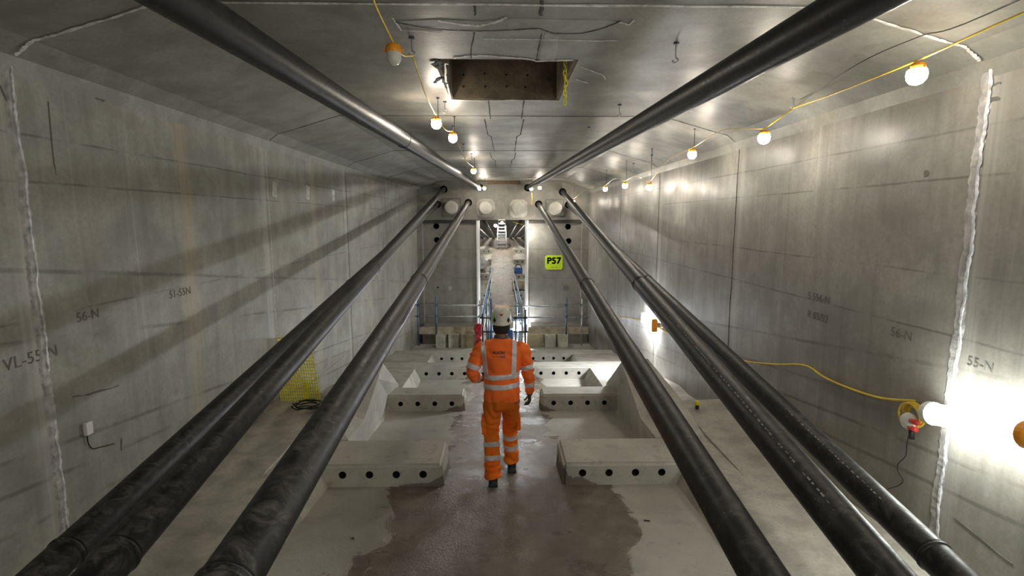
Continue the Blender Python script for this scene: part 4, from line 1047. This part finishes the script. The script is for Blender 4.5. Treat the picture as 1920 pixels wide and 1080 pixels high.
# --- hair at the back of the head
bm = bmesh.new()
loft(bm, [(HC + Vector((0, dy, dz)), UX, UY, rx, ry) for dz, rx, ry, dy in ((-.092, .050, .04, -.035), (-.08, .068, .062, -.037), (-.05, .084, .076, -.036), (-.01, .087, .082, -.030), (.03, .088, .084, -.027), (.06, .08, .08, -.025))])
hair = solid('hair', bm, .006, M['hair'], man, 2, lambda c: .004 * noise.noise(c * 90))
# --- helmet
bm = bmesh.new()
lathe(bm, [(.0, .158), (.03, .157), (.062, .148), (.092, .126), (.110, .095), (.118, .058), (.121, .03), (.128, .018), (.131, .012), (.126, .008), (.115, .012), (.112, .03), (.10, .08), (.07, .12), (0, .14)], 40)
for v in bm.verts:
    v.co.x *= .83; v.co.y *= 1.06; v.co.z *= .98
    a = math.atan2(v.co.y, v.co.x); back = max(0, -math.sin(a))
    if v.co.z < .05: v.co.z -= .030 * back * (1 - max(0, v.co.z) / .05); v.co.y -= .004 * back
    if v.co.z < .03 and v.co.y > 0: v.co.y += .035 * math.sin(a) ** 2
    v.co.z += .006 * (abs(math.sin(a * 3)) if .03 < v.co.z < .13 else 0)
hm = Matrix.Translation(HC + Vector((0, -.01, .018))) @ Matrix.Rotation(math.radians(-4), 4, 'X')
for v in bm.verts: v.co = hm @ v.co
helmet = link('helmet', bm, M['helmet'], man, True)
# --- jacket
bm = bmesh.new()
loft(bm, [(Vector((cx, cy, z)), UX, UY, rx, ry) for z, rx, ry, cx, cy in ((.865, .180, .130, 0, 0), (.93, .182, .135, 0, 0), (1.02, .178, .132, 0, 0), (1.11, .176, .130, 0, 0), (1.20, .184, .133, 0, 0), (1.30, .196, .138, 0, .002), (1.37, .205, .136, 0, .003), (1.42, .196, .122, 0, .004), (1.455, .160, .100, 0, .006), (1.485, .105, .082, 0, .01), (1.505, .074, .075, 0, .012))], 36, True, 2.3)
limb(bm, [(-.13, .0, 1.405), SHL + Vector((-.005, 0, -.03)), Vector((-.25, .0, 1.31)), ELL, ELL.lerp(WRL, .5) + Vector((-.012, 0, -.012)), WRL], [.072, .074, .069, .063, .057, .047], 20)
limb(bm, [(.13, .0, 1.395), SHR + Vector((.005, 0, -.03)), Vector((.235, 0, 1.30)), ELR, ELR.lerp(WRR, .5) + Vector((.006, -.006, 0)), WRR], [.072, .074, .068, .061, .054, .044], 20)
def wr_j(c):
    w = .010 * noise.noise(Vector((c.x * 9, c.y * 9, c.z * 5))) + .0045 * math.sin(c.z * 40 + 9 * c.x + 5 * noise.noise(c * 7))
    t = max(0, (abs(c.x) - .2) / .05); w += min(t, 1) * .005 * math.sin(c.z * 85 + c.y * 30 + 6 * noise.noise(c * 9))
    return w
jacket = solid('jacket', bm, .008, M['jacket'], man, 3, wr_j)
bm = bmesh.new(); lathe(bm, [(.085, 1.478), (.080, 1.50), (.072, 1.525), (.066, 1.528), (.066, 1.50)], 28)
for v in bm.verts: v.co.y = v.co.y * .95 + .014
link('collar', bm, M['collar'], man, True)
# --- trousers
bm = bmesh.new()
loft(bm, [(Vector((0, 0, z)), UX, UY, rx, ry) for z, rx, ry in ((.765, .13, .10), (.80, .165, .118), (.86, .172, .122), (.93, .168, .12), (.99, .16, .115))], 28)
limb(bm, [(-.085, 0, .90), (-.092, -.002, .78), (-.100, .0, .64), KNL, KNL.lerp(ANL, .5) + Vector((0, -.005, 0)), (-.086, -.115, .09)], [.098, .096, .088, .078, .080, .086], 22)
limb(bm, [(.085, 0, .90), (.092, .03, .78), (.092, .11, .64), KNR, KNR.lerp(ANR, .5) + Vector((0, -.005, 0)), (.105, .225, .095)], [.096, .094, .084, .076, .074, .076], 22)
for s, kn in ((-1, Vector((-.185, 0, .60))), (1, Vector((.175, .10, .60)))):
    box(bm, kn.x - .018, kn.x + .018, kn.y - .06, kn.y + .07, kn.z - .085, kn.z + .09)
def wr_t(c):
    w = .009 * noise.noise(Vector((c.x * 11, c.y * 11, c.z * 6 + 3))) + .004 * math.sin(c.z * 60 + 12 * c.x + 7 * noise.noise(c * 8))
    return w + (.006 * math.sin(c.z * 70 + 5 * noise.noise(c * 9)) if c.z < .28 else 0)
trousers = solid('trousers', bm, .008, M['trousers'], man, 3, wr_t)
# --- boots
for s, A_, pitch in ((-1, Vector((-.088, -.11, .02)), 0), (1, Vector((.108, .26, .012)), -.1)):
    b = bmesh.new()
    limb(b, [A_ + Vector((0, -.03, .04)), A_ + Vector((0, .06, .04)), A_ + Vector((0, .15, .032)), A_ + Vector((0, .20, .028))], [.046, .048, .046, .030], 16, 1.0, 4)
    limb(b, [A_ + Vector((0, -.01, .03)), A_ + Vector((0, -.01, .14))], [.048, .048], 16)
    box(b, A_.x - .046, A_.x + .046, A_.y - .075, A_.y + .20, A_.z - .002 - .015, A_.z + .022)
    o = solid('boot', b, .008, M['boot'], man, 2)
    zmin = min(v.co.z for v in o.data.vertices)
    tgt = zf(PYY + A_.y) - PZ
    for v in o.data.vertices: v.co.z += tgt - zmin + .002
# --- gloves
for (W_, f_, p_, t_, c_), wr0 in ((HL, ELL), (HR, ELR)):
    b = bmesh.new(); p2 = (p_ - f_.normalized() * p_.dot(f_.normalized())).normalized()
    hand(b, W_, f_, p2, t_, 1.14, c_); d = (wr0 - W_).normalized()
    limb(b, [W_ + f_.normalized() * .02, W_ + d * .05], [.034, .036], 14)
    solid('glove', b, .0045, M['glove'], man, 1)

# --- reflective tape and prints laid on the cloth
def slab(src, name, planes, keep, mat, off=.0035):
    bm = bmesh.new(); bm.from_mesh(src.data)
    nrm = {}
    for co, no in planes:      # keeps the side the normal points away from
        bmesh.ops.bisect_plane(bm, geom=bm.verts[:] + bm.edges[:] + bm.faces[:], plane_co=co, plane_no=no, clear_outer=True)
    kill = [f for f in bm.faces if not keep(f.calc_center_median(), f.normal)]
    bmesh.ops.delete(bm, geom=kill, context='FACES')
    bm.normal_update()
    for v in bm.verts: nrm[v] = v.normal.copy()
    for v in bm.verts: v.co += nrm[v] * off
    ext = bmesh.ops.extrude_face_region(bm, geom=bm.faces[:])
    vs = [g for g in ext['geom'] if isinstance(g, bmesh.types.BMVert)]
    for v in vs: v.co -= v.normal * (off * .9)
    return link(name, bm, mat, man, True)
Z1 = Vector((0, 0, 1))
def hband(src, zc, w, keep, tilt=0, name='reflective_band'):
    n = Vector((-tilt, 0, 1)).normalized()
    return slab(src, name, [(Vector((0, 0, zc + w / 2)), n), (Vector((0, 0, zc - w / 2)), -n)], keep, M['reflective'])
torso = lambda c, n: abs(c.x) < .197 and not (c.x < -.12 and c.y > .12)
hband(jacket, 1.135, .050, torso, .06); hband(jacket, 1.035, .050, torso, .05)
for x0, k_ in ((-.168, .10), (.122, -.03)):    # braces over the back
    tl = Vector((1, 0, k_)).normalized(); c0_ = Vector((x0, 0, 1.30))
    slab(jacket, 'reflective_brace', [(c0_ + tl * .022, tl), (c0_ - tl * .022, -tl), (Vector((0, 0, 1.14)), -Z1)], lambda c, n: c.z < 1.50 and abs(c.x) < .2 and c.y < .2, M['reflective'])
def aband(src, a, b, t, w, keep):
    ax = (b - a).normalized(); c = a.lerp(b, t)
    return slab(src, 'reflective_band', [(c + ax * w / 2, ax), (c - ax * w / 2, -ax)], lambda q, n: keep(q) and (q - c).length < .12, M['reflective'])
aband(jacket, SHR, ELR, .80, .050, lambda q: q.x > .188); aband(jacket, ELR, WRR, .55, .045, lambda q: q.x > .19)
aband(jacket, SHL, ELL, .80, .050, lambda q: q.x < -.192); aband(jacket, ELL, WRL, .6, .045, lambda q: q.x < -.14)
for A1, B1, ts in ((KNL, ANL, (.22, .56)), (KNR, ANR, (.28, .56))):
    for t in ts: aband(trousers, A1, B1, t, .048, (lambda q, s=A1.x: q.x * s > 0))

def project(me, name, mat, target, origin, u, v, off=.004, parent=None, sub=0):
    """lay flat drawing me (xy) on target, seen from behind the person"""
    bm = bmesh.new(); bm.from_mesh(me)
    if sub: bmesh.ops.triangulate(bm, faces=bm.faces); bmesh.ops.subdivide_edges(bm, edges=bm.edges[:], cuts=sub, use_grid_fill=True)
    tr = BVHTree.FromPolygons([q.co for q in target.data.vertices], [p.vertices for p in target.data.polygons])
    d = Vector((0, 1, 0))
    for q in bm.verts:
        p = origin + u * q.co.x + v * q.co.y; hit = tr.ray_cast(p, d)
        q.co = (hit[0] if hit[0] else p) - d * off
    bm.normal_update(); m2 = bpy.data.meshes.new(name); bm.to_mesh(m2); bm.free(); m2.materials.append(mat)
    o = bpy.data.objects.new(name, m2); COL.objects.link(o); o.parent = parent or man; return o
B0 = Vector((0, -.6, 0)); u_, v_ = UX, Z1
def ptext(body_, size, x, z, mat, bold=.0):
    me = text_mesh(body_, size); bmx = bmesh.new(); bmx.from_mesh(me)
    if bold:
        tmp = bpy.data.meshes.new('q'); bmx.to_mesh(tmp)
        for dx, dy in ((bold, 0), (-bold, 0), (0, bold)):
            k = len(bmx.verts); bmx.from_mesh(tmp); bmx.verts.ensure_lookup_table()
            for q in bmx.verts[k:]: q.co.x += dx; q.co.y += dy
    me2 = bpy.data.meshes.new('q2'); bmx.to_mesh(me2); bmx.free()
    return project(me2, 'back_print', mat, jacket, B0 + Vector((x, 0, z)), u_, v_, .0045)
ptext('ALIGN', .040, -.028, 1.385, M['print_dark'], .0015); ptext('HS2', .034, .012, 1.345, M['print_purple'], .0012)
bmq = bmesh.new()
for x in (-.092, -.082, -.070, -.058, -.046, -.034): bmq.faces.new([bmq.verts.new(q) for q in ((x, -.005, 0), (x + .006, -.005, 0), (x + .006, .005, 0), (x, .005, 0))])
for k in range(13): x = -.10 + k * .0145; bmq.faces.new([bmq.verts.new(q) for q in ((x, -.028, 0), (x + .008, -.028, 0), (x + .008, -.024, 0), (x, -.024, 0))])
mq = bpy.data.meshes.new('q3'); bmq.to_mesh(mq); bmq.free()
project(mq, 'small_print', M['print_red'], jacket, B0 + Vector((0, 0, 1.345)), u_, v_, .0045)['kind'] = 'stuff'
def poly(pts):
    bm = bmesh.new(); bm.faces.new([bm.verts.new((x, y, 0)) for x, y in pts]); me = bpy.data.meshes.new('p'); bm.to_mesh(me); bm.free(); return me
HZ = HC.z
hx = HC.x
project(poly([(0, -.016), (.014, -.004), (.017, .006), (.010, .012), (0, .008), (-.010, .012), (-.017, .006), (-.014, -.004)]), 'red_emblem', M['logo_red'], helmet, B0 + Vector((0, 0, HZ + .118)), u_, v_, .002, helmet, 2)
project(poly([(0, -.010), (.014, .002), (0, .006), (-.014, .002)]), 'white_emblem', M['whitep'], helmet, B0 + Vector((0, 0, HZ + .131)), u_, v_, .0025, helmet, 2)
for s in (-1, 1): project(poly([(s * .052, .03), (s * .066, .062), (s * .085, .03), (s * .070, .006)]), 'side_vent', M['logo_black'], helmet, B0 + Vector((0, 0, HZ + .028)), u_, v_, .002, helmet, 2)
project(poly([(-.088, .070), (-.078, .095), (-.070, .09), (-.070, .062), (-.086, .05)]), 'green_patch', M['green_patch'], helmet, B0 + Vector((0, 0, HZ + .015)), u_, v_, .002, helmet, 2)
bmq = bmesh.new()
for x in (-.018, -.008, .002, .011): bmq.faces.new([bmq.verts.new(q) for q in ((x, -.004, 0), (x + .006, -.004, 0), (x + .006, .004, 0), (x, .004, 0))])
mq = bpy.data.meshes.new('q4'); bmq.to_mesh(mq); bmq.free()
o = project(mq, 'helmet_print', M['grey_seal'], helmet, B0 + Vector((0, 0, HZ + .058)), u_, v_, .002, helmet)
o['kind'] = 'stuff'

#ENDPERSON

# ------------------------------------------------------------------ world and view
w = bpy.data.worlds.new('world'); S.world = w; w.use_nodes = True
w.node_tree.nodes['Background'].inputs[0].default_value = (.5, .5, .5, 1); w.node_tree.nodes['Background'].inputs[1].default_value = .2
S.view_settings.view_transform = 'Standard'; S.view_settings.look = 'None'; S.view_settings.gamma = 1; S.view_settings.use_curve_mapping = False
S.view_settings.exposure = 0.25
